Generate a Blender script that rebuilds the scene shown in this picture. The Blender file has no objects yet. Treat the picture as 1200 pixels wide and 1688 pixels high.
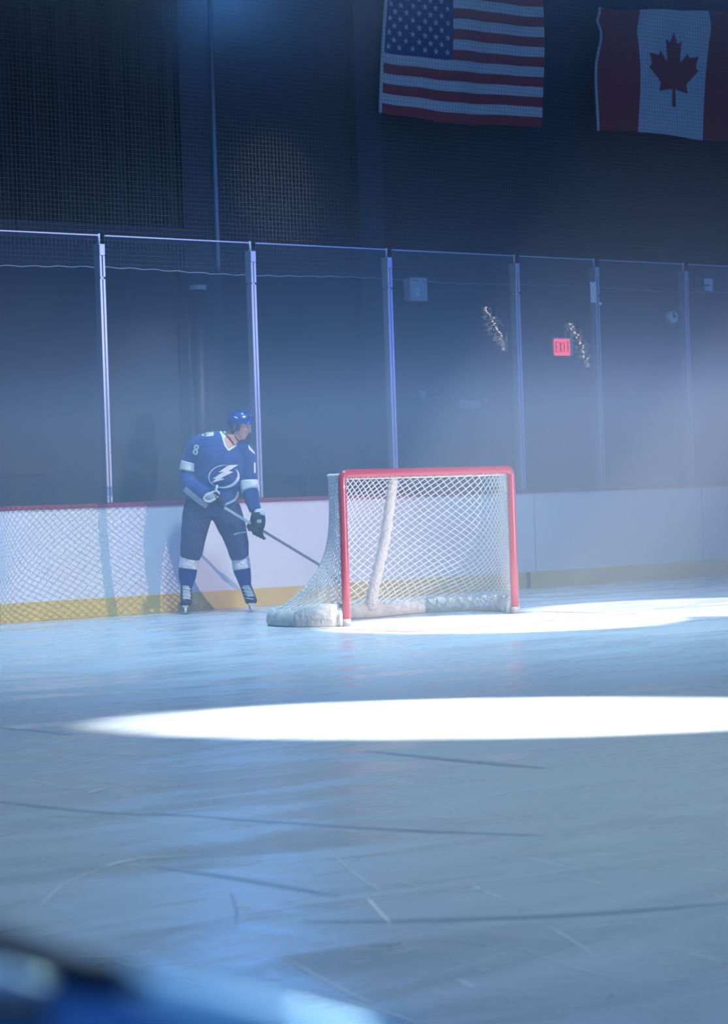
import bpy, bmesh, math, random
from mathutils import Vector, Matrix
from mathutils.bvhtree import BVHTree
from mathutils.geometry import tessellate_polygon

random.seed(7)
S = bpy.context.scene
col = S.collection
R = math.radians
UP = Vector((0, 0, 1))

# ------------------------------------------------------------------ camera
FPX, PIT, ROL, YAW = 3973.16, -0.0068, -0.0328, 0.6741
EYE = Vector((0, -19.3508, 1.0646))
FW = Vector((math.sin(YAW) * math.cos(PIT), math.cos(YAW) * math.cos(PIT), math.sin(PIT)))
RT0 = Vector((math.cos(YAW), -math.sin(YAW), 0))
UP0 = RT0.cross(FW)
RT = RT0 * math.cos(ROL) + UP0 * math.sin(ROL)
UPV = UP0 * math.cos(ROL) - RT0 * math.sin(ROL)
HD = Vector((math.sin(YAW), math.cos(YAW), 0))      # level heading away from the viewer

cam_data = bpy.data.cameras.new('camera')
cam = bpy.data.objects.new('camera', cam_data)
col.objects.link(cam)
cam.matrix_world = Matrix.Translation(EYE) @ Matrix((RT, UPV, -FW)).transposed().to_4x4()
cam_data.sensor_fit = 'VERTICAL'
cam_data.sensor_height = 36
cam_data.lens = FPX / 1688 * 36
cam_data.clip_start = 0.05
cam_data.clip_end = 300
cam_data.dof.use_dof = True
cam_data.dof.focus_distance = 21.0
cam_data.dof.aperture_fstop = 5.6
S.camera = cam

# ------------------------------------------------------------------ world, lights, exposure
w = bpy.data.worlds.new('world')
S.world = w
w.use_nodes = True
w.node_tree.nodes['Background'].inputs[0].default_value = (0.103, 0.345, 1.0, 1)
w.node_tree.nodes['Background'].inputs[1].default_value = 0.435
S.view_settings.view_transform = 'Standard'
S.view_settings.look = 'None'
S.view_settings.gamma = 1
S.view_settings.exposure = 0.0
S.cycles.volume_bounces = 0
S.cycles.max_bounces = 6
S.cycles.transparent_max_bounces = 24
S.cycles.sample_clamp_indirect = 3
S.cycles.volume_step_rate = 4
S.cycles.use_denoising = True


def spot(name, loc, target, power, color, size_deg, blend, radius=0.1):
    l = bpy.data.lights.new(name, 'SPOT')
    l.energy = power
    l.color = color
    l.spot_size = R(size_deg)
    l.spot_blend = blend
    l.shadow_soft_size = radius
    o = bpy.data.objects.new(name, l)
    col.objects.link(o)
    o.location = loc
    o.rotation_euler = (Vector(target) - Vector(loc)).to_track_quat('-Z', 'Y').to_euler()
    return o


def area(name, loc, target, power, color, sx, sy):
    l = bpy.data.lights.new(name, 'AREA')
    l.shape = 'RECTANGLE'
    l.size, l.size_y = sx, sy
    l.energy = power
    l.color = color
    o = bpy.data.objects.new(name, l)
    col.objects.link(o)
    o.location = loc
    o.rotation_euler = (Vector(target) - Vector(loc)).to_track_quat('-Z', 'Y').to_euler()
    return o


def follow(name, c, elev, az, dist, power, color, size_deg, blend=0.08, radius=0.12):
    """a follow spot throwing its pool at c on the ice; az = compass vector towards the lamp"""
    a = Vector((az[0], az[1], 0)).normalized()
    loc = Vector((c[0], c[1], 0)) + a * dist * math.cos(R(elev)) + UP * dist * math.sin(R(elev))
    return spot(name, loc, (c[0], c[1], 0), power, color, size_deg, blend, radius)


WHITE = (1.0, 0.97, 0.92)
follow('spot_front_pool', (7.588, -10.837), 32.5, (0.640, -0.769), 34, 300000, WHITE, 3.38, 0.06)
follow('spot_goal_pool', (13.013, -4.85), 62.0, (0.298, -0.955), 16, 42000, WHITE, 9.63, 0.08)
follow('spot_side_pool', (15.619, -5.011), 60.0, (0.540, -0.841), 18, 42000, WHITE, 10.15, 0.06)
spot('spot_netting', (12.5, -8.0, 8.5), (14.7, 0.3, 4.2), 9000, (1.0, 0.96, 0.88), 8, 0.9, 0.1)
spot('lamp_near_corner', (2.6, -15.5, 6.0), (0.35, -18.6, 0.9), 700, (0.45, 0.80, 1.0), 26, 1.0, 0.3)  # fill light added to brighten the blurred shape at lower left
spot('spot_boards', (20.6, -34.0, 1.7), (12.9, 0.0, 0.5), 38000, (1.0, 0.86, 0.76), 13.0, 0.7, 0.02)
spot('wash_low', (38, -14, 3.0), (13.5, -2.5, 0.8), 40000, (0.03, 0.08, 1.0), 22, 1.0, 0.5)  # fill light added to make the low haze glow blue
spot('wash_top', (12, -5, 10.5), (12.5, -3.5, 0.0), 5400, (0.56, 0.86, 0.98), 85, 1.0, 0.5)
spot('wash_near', (8, -15, 9.0), (6, -12.5, 0.0), 1750, (0.66, 0.76, 0.42), 85, 1.0, 0.5)  # fill light added for the foreground ice, tinted against the blue ambient
spot('beam_blue', (13.35, -0.6, 6.15), (13.0, -4, 0), 800, (0.10, 0.36, 1.0), 130, 1.0, 0.25)


# ------------------------------------------------------------------ helpers
def mat(name, rgb, rough=0.6, metal=0.0, spec=0.5, emit=None, estr=0.0, noise=0.0, nscale=8.0, bump=0.0, bscale=30.0, alpha=1.0, coat=0.0, sheen=0.0):
    m = bpy.data.materials.new(name)
    m.use_nodes = True
    nt = m.node_tree
    b = nt.nodes['Principled BSDF']
    b.inputs['Base Color'].default_value = (*rgb, 1)
    b.inputs['Roughness'].default_value = rough
    b.inputs['Metallic'].default_value = metal
    b.inputs['Specular IOR Level'].default_value = spec
    b.inputs['Coat Weight'].default_value = coat
    b.inputs['Sheen Weight'].default_value = sheen
    if emit:
        b.inputs['Emission Color'].default_value = (*emit, 1)
        b.inputs['Emission Strength'].default_value = estr
    tc = None
    if noise or bump:
        tc = nt.nodes.new('ShaderNodeTexCoord')
    if noise:
        n = nt.nodes.new('ShaderNodeTexNoise')
        n.inputs['Scale'].default_value = nscale
        n.inputs['Detail'].default_value = 5
        nt.links.new(tc.outputs['Object'], n.inputs['Vector'])
        r = nt.nodes.new('ShaderNodeValToRGB')
        r.color_ramp.elements[0].position = 0.3
        r.color_ramp.elements[1].position = 0.7
        r.color_ramp.elements[0].color = (*[c * (1 - noise) for c in rgb], 1)
        r.color_ramp.elements[1].color = (*[min(1, c * (1 + noise)) for c in rgb], 1)
        nt.links.new(n.outputs['Fac'], r.inputs['Fac'])
        nt.links.new(r.outputs['Color'], b.inputs['Base Color'])
    if bump:
        n2 = nt.nodes.new('ShaderNodeTexNoise')
        n2.inputs['Scale'].default_value = bscale
        n2.inputs['Detail'].default_value = 3
        nt.links.new(tc.outputs['Object'], n2.inputs['Vector'])
        bp = nt.nodes.new('ShaderNodeBump')
        bp.inputs['Strength'].default_value = bump
        bp.inputs['Distance'].default_value = 0.02
        nt.links.new(n2.outputs['Fac'], bp.inputs['Height'])
        nt.links.new(bp.outputs['Normal'], b.inputs['Normal'])
    return m


class MB:
    """collects shapes and links them as one mesh object"""

    def __init__(self):
        self.v, self.f, self.m, self.s = [], [], [], []
        self.mi, self.sm = 0, False

    def face(self, idx):
        self.f.append(tuple(idx)); self.m.append(self.mi); self.s.append(self.sm)

    def box(self, lo, hi):
        n = len(self.v)
        (x0, y0, z0), (x1, y1, z1) = lo, hi
        self.v += [Vector(p) for p in ((x0, y0, z0), (x1, y0, z0), (x1, y1, z0), (x0, y1, z0), (x0, y0, z1), (x1, y0, z1), (x1, y1, z1), (x0, y1, z1))]
        for q in ((0, 3, 2, 1), (4, 5, 6, 7), (0, 1, 5, 4), (1, 2, 6, 5), (2, 3, 7, 6), (3, 0, 4, 7)):
            self.face([n + i for i in q])
        return self

    def obox(self, c, ax, ay, az):
        """oriented box, half-axis vectors"""
        n = len(self.v)
        c, ax, ay, az = Vector(c), Vector(ax), Vector(ay), Vector(az)
        for sx, sy, sz in ((-1, -1, -1), (1, -1, -1), (1, 1, -1), (-1, 1, -1), (-1, -1, 1), (1, -1, 1), (1, 1, 1), (-1, 1, 1)):
            self.v.append(c + ax * sx + ay * sy + az * sz)
        for q in ((0, 3, 2, 1), (4, 5, 6, 7), (0, 1, 5, 4), (1, 2, 6, 5), (2, 3, 7, 6), (3, 0, 4, 7)):
            self.face([n + i for i in q])
        return self

    def rings(self, rings, cap=True, closed=False):
        """rings: lists of equal numbers of points"""
        n0 = len(self.v)
        k = len(rings[0])
        for r in rings:
            self.v += [Vector(p) for p in r]
        m = len(rings)
        for i in range(m if closed else m - 1):
            a, b = n0 + i * k, n0 + ((i + 1) % m) * k
            for j in range(k):
                self.face((a + j, a + (j + 1) % k, b + (j + 1) % k, b + j))
        if cap and not closed:
            self.face([n0 + j for j in reversed(range(k))])
            self.face([n0 + (m - 1) * k + j for j in range(k)])
        return self

    def tube(self, pts, r, k=8, cap=True, closed=False, flat=1.0):
        pts = [Vector(p) for p in pts]
        n = len(pts)
        rs = r if isinstance(r, (list, tuple)) else [r] * n
        rings = []
        prev = None
        for i, p in enumerate(pts):
            if closed:
                t = pts[(i + 1) % n] - pts[i - 1]
            else:
                t = pts[min(i + 1, n - 1)] - pts[max(i - 1, 0)]
            t.normalize()
            if prev is None:
                ref = UP if abs(t.z) < 0.9 else Vector((1, 0, 0))
                a = t.cross(ref).normalized()
            else:
                a = (prev - t * prev.dot(t)).normalized()
            prev = a
            b = t.cross(a)
            rings.append([p + (a * math.cos(2 * math.pi * j / k) + b * math.sin(2 * math.pi * j / k) * flat) * rs[i] for j in range(k)])
        return self.rings(rings, cap, closed)

    def ellip(self, c, ax, ay, az, nu=20, nv=12, fn=None):
        c, ax, ay, az = Vector(c), Vector(ax), Vector(ay), Vector(az)
        rings = []
        for i in range(1, nv):
            th = math.pi * i / nv
            ring = []
            for j in range(nu):
                ph = 2 * math.pi * j / nu
                d = Vector((math.sin(th) * math.cos(ph), math.sin(th) * math.sin(ph), -math.cos(th)))
                if fn:
                    d = fn(d)
                ring.append(c + ax * d.x + ay * d.y + az * d.z)
            rings.append(ring)
        return self.rings(rings, True)

    def prism(self, poly, depth):
        """poly: 3-D points of a flat outline; depth: extrusion vector"""
        n = len(self.v)
        k = len(poly)
        poly = [Vector(p) for p in poly]
        depth = Vector(depth)
        self.v += poly + [p + depth for p in poly]
        for t in tessellate_polygon([poly]):
            self.face((n + t[0], n + t[1], n + t[2]))
            self.face((n + k + t[2], n + k + t[1], n + k + t[0]))
        for j in range(k):
            self.face((n + j, n + (j + 1) % k, n + k + (j + 1) % k, n + k + j))
        return self

    def mesh(self, name, mats):
        me = bpy.data.meshes.new(name)
        me.from_pydata([tuple(p) for p in self.v], [], self.f)
        for m in (mats if isinstance(mats, (list, tuple)) else [mats]):
            me.materials.append(m)
        for p, mi, s in zip(me.polygons, self.m, self.s):
            p.material_index = mi
            p.use_smooth = s
        me.update()
        return me

    def build(self, name, mats, parent=None, smooth=False, bevel=0.0, fixn=True):
        me = self.mesh(name, mats)
        if fixn:
            bm = bmesh.new(); bm.from_mesh(me)
            bmesh.ops.recalc_face_normals(bm, faces=bm.faces)
            bm.to_mesh(me); bm.free()
        if smooth:
            for p in me.polygons:
                p.use_smooth = True
        o = bpy.data.objects.new(name, me)
        col.objects.link(o)
        if parent:
            o.parent = parent
            o.matrix_parent_inverse = parent.matrix_basis.inverted()
        if bevel:
            b = o.modifiers.new('bevel', 'BEVEL')
            b.width = bevel; b.segments = 2; b.limit_method = 'ANGLE'
        return o


def tag(o, label=None, cat=None, group=None, kind=None):
    if label: o['label'] = label
    if cat: o['category'] = cat
    if group: o['group'] = group
    if kind: o['kind'] = kind
    return o


def empty(name, loc):
    o = bpy.data.objects.new(name, None)
    o.empty_display_size = 0.2
    col.objects.link(o)
    o.location = loc
    return o


def ray(px, py):
    return (FW * FPX + RT * (px - 600) - UPV * (py - 844)).normalized()


def on_y(px, py, Y):
    d = ray(px, py)
    return EYE + d * ((Y - EYE.y) / d.y)


def on_ice(px, py, z=0.0):
    d = ray(px, py)
    return EYE + d * ((z - EYE.z) / d.z)


def smoothstep(a, b, x):
    t = max(0, min(1, (x - a) / (b - a)))
    return t * t * (3 - 2 * t)


# ------------------------------------------------------------------ materials
M = {}
M['board'] = mat('board_white', (0.80, 0.82, 0.84), 0.42, noise=0.03, nscale=3)
M['kick'] = mat('kick_yellow', (0.78, 0.55, 0.16), 0.45, noise=0.06, nscale=5)
M['cap'] = mat('cap_red', (0.24, 0.045, 0.095), 0.35)
M['seam'] = mat('seam_grey', (0.35, 0.38, 0.42), 0.6)
M['alu'] = mat('aluminium', (0.42, 0.47, 0.58), 0.38, metal=0.6)
M['dark'] = mat('dark_rubber', (0.02, 0.025, 0.035), 0.6)
M['wall'] = mat('wall_navy', (0.014, 0.024, 0.045), 0.85, noise=0.18, nscale=1.2)
M['wall2'] = mat('wall_column', (0.022, 0.036, 0.065), 0.8, noise=0.12, nscale=1.5)
M['curtain'] = mat('curtain_black', (0.006, 0.010, 0.018), 0.9, noise=0.2, nscale=2)
M['pipe'] = mat('pipe_dark', (0.005, 0.009, 0.016), 0.5)
M['grey'] = mat('box_grey', (0.70, 0.72, 0.74), 0.5)
M['pale'] = mat('pale_plate', (0.92, 0.93, 0.95), 0.5)
M['goalred'] = mat('goal_red', (0.46, 0.055, 0.09), 0.3, coat=0.3)
M['goalfoot'] = mat('goal_foot', (0.35, 0.33, 0.34), 0.5)
M['cord'] = mat('net_cord', (0.95, 0.94, 0.89), 0.8)
M['canvas'] = mat('skirt_canvas', (0.66, 0.64, 0.60), 0.85, noise=0.15, nscale=9, bump=0.5, bscale=22)
M['brace'] = mat('brace_padding', (0.82, 0.81, 0.77), 0.9, noise=0.12, nscale=30, bump=0.8, bscale=45)
M['netdark'] = mat('netting_black', (0.075, 0.075, 0.07), 0.8)
M['hem'] = mat('hem_grey', (0.16, 0.19, 0.23), 0.8)
M['rope'] = mat('rope_blue', (0.025, 0.05, 0.10), 0.8)
M['jersey'] = mat('jersey_blue', (0.012, 0.060, 0.24), 0.75, noise=0.12, nscale=7, bump=0.25, bscale=14, sheen=0.2)
M['pants'] = mat('pants_blue', (0.035, 0.055, 0.16), 0.7, noise=0.12, nscale=9, bump=0.3, bscale=12)
M['sock'] = mat('sock_blue', (0.012, 0.045, 0.26), 0.85, bump=0.2, bscale=60)
M['white'] = mat('cloth_white', (0.80, 0.82, 0.85), 0.8, bump=0.15, bscale=20)
M['silver'] = mat('trim_silver', (0.42, 0.50, 0.56), 0.7)
M['skin'] = mat('skin', (0.62, 0.36, 0.27), 0.5, noise=0.06, nscale=20)
M['brow'] = mat('brow', (0.10, 0.06, 0.04), 0.8)
M['lip'] = mat('lip', (0.50, 0.20, 0.18), 0.5)
M['hair'] = mat('hair', (0.06, 0.04, 0.03), 0.8)
M['helmet'] = mat('helmet_blue', (0.010, 0.05, 0.26), 0.22, coat=0.6)
M['black'] = mat('black_leather', (0.018, 0.022, 0.035), 0.5, bump=0.2, bscale=40)
M['steel'] = mat('steel', (0.75, 0.77, 0.80), 0.2, metal=1.0)
M['shaft'] = mat('stick_shaft', (0.16, 0.18, 0.24), 0.35)
M['tape'] = mat('stick_tape', (0.03, 0.03, 0.04), 0.8)
M['flagred'] = mat('flag_red', (0.30, 0.015, 0.035), 0.85)
M['flagwhite'] = mat('flag_white', (0.55, 0.56, 0.56), 0.85)
M['flagblue'] = mat('flag_blue', (0.01, 0.03, 0.16), 0.85)
M['exitred'] = mat('exit_face', (0.7, 0.05, 0.07), 0.4, emit=(1.0, 0.10, 0.14), estr=1.3)
M['exitletter'] = mat('exit_letter', (0.25, 0.01, 0.02), 0.4, emit=(1.0, 0.02, 0.05), estr=0.2)
M['lineblue'] = mat('ice_line_grey', (0.35, 0.42, 0.55), 0.35)
M['linered'] = mat('ice_line_red', (0.36, 0.12, 0.17), 0.4)


def glass_mat(name, tint, ior=1.5, refl=1.0):
    m = bpy.data.materials.new(name)
    m.use_nodes = True
    nt = m.node_tree
    nt.nodes.remove(nt.nodes['Principled BSDF'])
    out = nt.nodes['Material Output']
    tr = nt.nodes.new('ShaderNodeBsdfTransparent'); tr.inputs[0].default_value = (*tint, 1)
    gl = nt.nodes.new('ShaderNodeBsdfGlossy'); gl.inputs['Roughness'].default_value = 0.0
    fr = nt.nodes.new('ShaderNodeFresnel'); fr.inputs['IOR'].default_value = ior
    geo = nt.nodes.new('ShaderNodeNewGeometry')
    io = nt.nodes.new('ShaderNodeMapRange')      # same pane reflectance on both faces
    io.inputs[3].default_value = ior; io.inputs[4].default_value = 1 / ior
    nt.links.new(geo.outputs['Backfacing'], io.inputs[0]); nt.links.new(io.outputs[0], fr.inputs['IOR'])
    mx = nt.nodes.new('ShaderNodeMixShader')
    nt.links.new(fr.outputs[0], mx.inputs[0])
    nt.links.new(tr.outputs[0], mx.inputs[1])
    nt.links.new(gl.outputs[0], mx.inputs[2])
    nt.links.new(mx.outputs[0], out.inputs['Surface'])
    return m


M['glass'] = glass_mat('rink_glass', (0.97, 0.985, 0.99), 1.6)
M['visor'] = glass_mat('visor_clear', (0.96, 0.98, 0.99), 1.25)


def ice_mat():
    m = bpy.data.materials.new('ice')
    m.use_nodes = True
    nt = m.node_tree
    L = nt.links.new
    b = nt.nodes['Principled BSDF']
    tc = nt.nodes.new('ShaderNodeTexCoord')
    # worn tracks: long swirled streaks
    mp = nt.nodes.new('ShaderNodeMapping'); mp.inputs['Scale'].default_value = (0.5, 1.7, 1); mp.inputs['Rotation'].default_value = (0, 0, 0.55)
    L(tc.outputs['Object'], mp.inputs['Vector'])
    n1 = nt.nodes.new('ShaderNodeTexNoise'); n1.inputs['Scale'].default_value = 1.3; n1.inputs['Detail'].default_value = 7; n1.inputs['Distortion'].default_value = 1.2
    L(mp.outputs[0], n1.inputs['Vector'])
    n2 = nt.nodes.new('ShaderNodeTexNoise'); n2.inputs['Scale'].default_value = 60; n2.inputs['Detail'].default_value = 4
    L(tc.outputs['Object'], n2.inputs['Vector'])
    r1 = nt.nodes.new('ShaderNodeValToRGB')
    r1.color_ramp.elements[0].position = 0.3; r1.color_ramp.elements[0].color = (0.60, 0.67, 0.71, 1)
    r1.color_ramp.elements[1].position = 0.7; r1.color_ramp.elements[1].color = (0.70, 0.76, 0.79, 1)
    L(n1.outputs['Fac'], r1.inputs['Fac'])
    mx = nt.nodes.new('ShaderNodeMix'); mx.data_type = 'RGBA'; mx.blend_type = 'MULTIPLY'; mx.inputs[0].default_value = 0.12
    L(r1.outputs[0], mx.inputs[6]); L(n2.outputs['Fac'], mx.inputs[7])
    L(mx.outputs[2], b.inputs['Base Color'])
    # roughness: glazed patches among scraped ones
    r2 = nt.nodes.new('ShaderNodeMapRange'); r2.inputs[1].default_value = 0.35; r2.inputs[2].default_value = 0.65; r2.inputs[3].default_value = 0.16; r2.inputs[4].default_value = 0.42
    L(n1.outputs['Fac'], r2.inputs[0]); L(r2.outputs[0], b.inputs['Roughness'])
    b.inputs['Specular IOR Level'].default_value = 0.5
    bp = nt.nodes.new('ShaderNodeBump'); bp.inputs['Strength'].default_value = 0.10; bp.inputs['Distance'].default_value = 0.01
    wv = nt.nodes.new('ShaderNodeTexWave'); wv.inputs['Scale'].default_value = 1.1; wv.inputs['Distortion'].default_value = 9; wv.inputs['Detail'].default_value = 5; wv.inputs['Detail Scale'].default_value = 1.5
    L(tc.outputs['Object'], wv.inputs['Vector'])
    ad = nt.nodes.new('ShaderNodeMath'); ad.operation = 'ADD'
    L(n2.outputs['Fac'], ad.inputs[0]); L(wv.outputs['Fac'], ad.inputs[1])
    L(ad.outputs[0], bp.inputs['Height']); L(bp.outputs[0], b.inputs['Normal'])
    return m


M['ice'] = ice_mat()
M['scratch'] = mat('ice_scratch', (0.97, 0.98, 1.0), 0.7)
M['mark'] = mat('ice_mark_dark', (0.40, 0.46, 0.52), 0.4)

# ------------------------------------------------------------------ the setting
B_H = 1.03
ice = MB().box((-6, -40, -0.05), (60, 0.0, 0.0)).build('floor', M['ice'])
tag(ice, kind='structure')
conc = MB().box((-6, 0.10, -0.05), (60, 4.0, 0.0)).build('floor_walkway', M['wall2'])
tag(conc, kind='structure')

wb = MB()
wb.box((4, 4.0, -0.05), (34, 4.3, 11.0))
wall = tag(wb.build('wall_back', M['wall']), kind='structure')
cl = on_y(585, 500, 4.0).x; cr = on_y(625, 500, 4.0).x
tag(MB().box((cl, 3.85, 0), (cr, 4.02, 11)).build('trim_1', M['wall2']), kind='structure')
cl = on_y(287, 300, 4.0).x; cr = on_y(345, 300, 4.0).x
tag(MB().box((cl, 3.82, 0), (cr, 4.02, 11)).build('trim_2', M['wall2']), kind='structure')

# boards: white facing, yellow kickplate, red cap rail
boards = MB().box((3, 0.0, 0.0), (34, 0.10, B_H)).build('wall_dasher_board', M['board'])
tag(boards, kind='structure')
tag(MB().box((3, -0.012, 0.0), (34, 0.0, 0.18)).build('kickplate', M['kick'], boards, bevel=0.004), 'yellow kickplate')
tag(MB().box((3, -0.012, B_H), (34, 0.14, B_H + 0.045)).build('cap_rail', M['cap'], boards, bevel=0.006), 'dark red cap rail')
for sx in (9.9, 17.83, 20.46, 23.1):
    MB().box((sx - 0.004, -0.004, 0.18), (sx + 0.004, 0.001, B_H)).build('panel_seam', M['seam'], boards)
mk = MB().box((17.68, -0.016, 0.0), (17.73, -0.011, 0.17)).build('goal_line_mark', M['cap'], boards)

# ------------------------------------------------------------------ glass panes and their posts
PX = [10.62, 12.39, 14.16, 15.91, 17.70, 18.90, 20.33, 22.2]
G_TOP = 3.605
TILT = 0.0187
names_post = {
    12.39: 'pale aluminium glass post left of the player, leftmost post in view',
    14.16: 'pale aluminium glass post rising directly behind the player',
    15.91: 'aluminium glass post rising above the middle of the goal crossbar',
    17.70: 'aluminium glass post just right of the goal, by the far red post',
    18.90: 'aluminium glass post just right of the red exit sign',
    20.33: 'aluminium glass post furthest right, beside the round wall clock',
}
for x in PX:
    if x not in names_post:
        continue
    e = tag(empty('glass_post', (x, 0.05, B_H + 0.045)), names_post[x], 'post', 'aluminium posts between the rink glass panes')
    hw = 0.031
    b = MB()
    b.box((x - hw, 0.005, B_H + 0.045), (x - 0.006, 0.095, 3.20))
    b.box((x + 0.006, 0.005, B_H + 0.045), (x + hw, 0.095, 3.20))
    b.box((x - 0.008, 0.02, B_H + 0.045), (x + 0.008, 0.09, 3.20))
    b.build('profile', M['alu'], e, bevel=0.004)
    b = MB()
    b.box((x - hw, 0.0, 3.215), (x - 0.005, 0.10, 3.42))
    b.box((x + 0.005, 0.0, 3.215), (x + hw, 0.10, 3.42))
    b.box((x - hw, -0.004, 3.42), (x + hw, 0.104, 3.53))
    b.box((x - 0.02, 0.015, 3.19), (x + 0.02, 0.085, 3.23))
    b.build('top_sleeve', M['alu'], e, bevel=0.005)
    MB().tube([(x, 0.05, 3.53), (x, 0.05, 3.63)], 0.013, 8).build('pin', M['alu'], e, smooth=True)
names_pane = ['clear rink glass pane at the left edge, showing a reflected goal',
              'clear rink glass pane behind and left of the player',
              'clear rink glass pane between the player and the goal',
              'clear rink glass pane above the goal crossbar',
              'narrow clear rink glass pane in front of the exit sign',
              'clear rink glass pane in front of the round wall clock',
              'clear rink glass pane at the right edge of the photo']
for i in range(7):
    x0, x1 = PX[i] + 0.034, PX[i + 1] - 0.034
    b = MB()
    mid = (x0 + x1) / 2
    rz = 0.0
    pane = tag(empty('rink_glass', (mid, 0.05, B_H + 0.045)), names_pane[i], 'glass', 'rink glass panes on the boards')
    hx = (x1 - x0) / 2
    zt = G_TOP - (B_H + 0.045)
    g = MB().box((-hx, -0.006, 0.0), (hx, 0.006, zt)).build('pane', M['glass'])
    t = MB().box((-hx, -0.006, zt - 0.002), (hx, 0.006, zt + 0.010)).build('top_edge', M['alu'])
    for o in (g, t):
        o.parent = pane
    pane.rotation_euler = (TILT, 0, -0.012 if i == 0 else 0)

# small device clipped to the fifth post
dv = empty('wall_camera', (18.86, -0.02, 3.25))
tag(dv, 'small grey clamp with a bright stud on the glass post right of the exit sign', 'device')
MB().box((18.78, -0.02, 3.13), (18.86, 0.0, 3.36)).build('body', M['grey'], dv, bevel=0.006)
MB().ellip((18.80, -0.03, 3.32), (0.018, 0, 0), (0, 0.012, 0), (0, 0, 0.018), 12, 8).build('stud', M['pale'], dv, smooth=True)
MB().ellip((18.92, -0.012, 3.12), (0.018, 0, 0), (0, 0.012, 0), (0, 0, 0.018), 12, 8).build('stud', M['pale'], dv, smooth=True)

# ------------------------------------------------------------------ protective netting above the glass
nb = MB()
ny = 0.30
x0, x1 = 10.0, 25.5
def hem(x): return 3.33 + 0.012 * math.sin(x * 2.1)
x = x0
while x < x1:
    nb.tube([(x, ny, hem(x)), (x, ny + 0.01, 6.0), (x, ny, 9.5)], 0.0013, 3, cap=False)
    x += 0.045
z = 3.38
while z < 9.3:
    nb.tube([(x0, ny, z), (x1, ny, z)], 0.0013, 3, cap=False)
    z += 0.045
net = nb.build('safety_netting', M['netdark'], fixn=False)
tag(net, 'fine black safety netting hanging above and behind the rink glass', 'netting')
hm = []
xx = x0
while xx < x1:
    hm.append((xx, ny - 0.004, hem(xx) + 0.006 * math.sin(xx * 23))); xx += 0.08
MB().tube(hm, 0.005, 5).build('hem_rope', M['hem'], net, smooth=True)

# rope hanging at the joint of the netting
ropex = on_y(357, 300, 0.22)
rp = MB()
pts = []
for k in range(40):
    t = k / 39
    py = -80 + t * 525
    px = 343 + 17 * t
    q = on_y(px, py, 0.24)
    pts.append(q)
rp.tube(pts, 0.022, 6)
tag(rp.build('hanging_rope', M['rope'], smooth=True), 'long pale blue rope hanging vertically in front of the netting, upper left', 'rope')

# ------------------------------------------------------------------ wall fittings
def wall_box(name, px0, py0, px1, py1, m, depth=0.08, Y=4.0, parent=None, bevel=0.01):
    a = on_y(px0, (py0 + py1) / 2, Y); c = on_y(px1, (py0 + py1) / 2, Y)
    t = on_y((px0 + px1) / 2, py0, Y).z; bt = on_y((px0 + px1) / 2, py1, Y).z
    return MB().box((a.x, Y - depth, bt), (c.x, Y, t)).build(name, m, parent, bevel=bevel)


# curtain at the upper left and its pale beam
cz0 = on_y(0, 360, 3.2); cz1 = on_y(297, 374, 3.2)
zc = (cz0.z + cz1.z) / 2
xr = on_y(292, 250, 3.2).x
cb = MB()
front, back = [], []
for k in range(121):
    xk = 8.0 + (xr - 8.0) * k / 120
    front.append((xk, 3.25 + 0.05 * math.sin(k * 1.1) + 0.02 * math.sin(k * 2.7)))
n0 = 0
rings = [[(px, py, zc), (px, py, 10.5), (px, py + 0.03, 10.5), (px, py + 0.03, zc)] for px, py in front]
cb.rings(rings)
cur = tag(cb.build('curtain', M['curtain'], smooth=False), 'large black curtain hanging in the upper left corner above the glass', 'curtain')
zb0, zb1 = zc - 0.20, zc - 0.01
bm_ = MB().box((8.0, 3.15, zb0), (on_y(335, 385, 3.2).x, 3.85, zb1)).build('wall_beam', M['wall2'], bevel=0.01)
tag(bm_, kind='structure')
MB()

# down pipe with its bracket
pe = tag(empty('drain_pipe', on_y(333, 690, 3.7) * 1.0), 'dark vertical pipe on the wall above the player', 'pipe')
a = on_y(332, 600, 3.70)
MB().tube([(a.x, 3.72, 0.0), (a.x, 3.72, on_y(327, 474, 3.7).z)], 0.085, 14).build('pipe', M['pipe'], pe, smooth=True)
MB().tube([(a.x, 3.72, on_y(327, 478, 3.7).z), (a.x, 3.72, on_y(327, 470, 3.7).z)], 0.10, 14).build('pipe_cap', M['grey'], pe, smooth=True)
c2 = on_y(303, 600, 3.9)
tag(MB().box((c2.x - 0.012, 3.94, 0), (c2.x + 0.012, 4.0, on_y(297, 440, 3.9).z)).build('cable_conduit', M['pipe']), 'thin dark vertical conduit on the wall left of the drain pipe', 'conduit')

eb = wall_box('electrical_box', 665, 459, 693, 498, M['grey'], 0.14)
tag(eb, 'grey rectangular electrical box high on the wall above the goal', 'box')
q = on_y(688, 482, 3.85)
MB().box((q.x - 0.035, 3.84, q.z - 0.05), (q.x + 0.03, 3.861, q.z + 0.05)).build('latch', M['pale'], eb, bevel=0.005)

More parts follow.
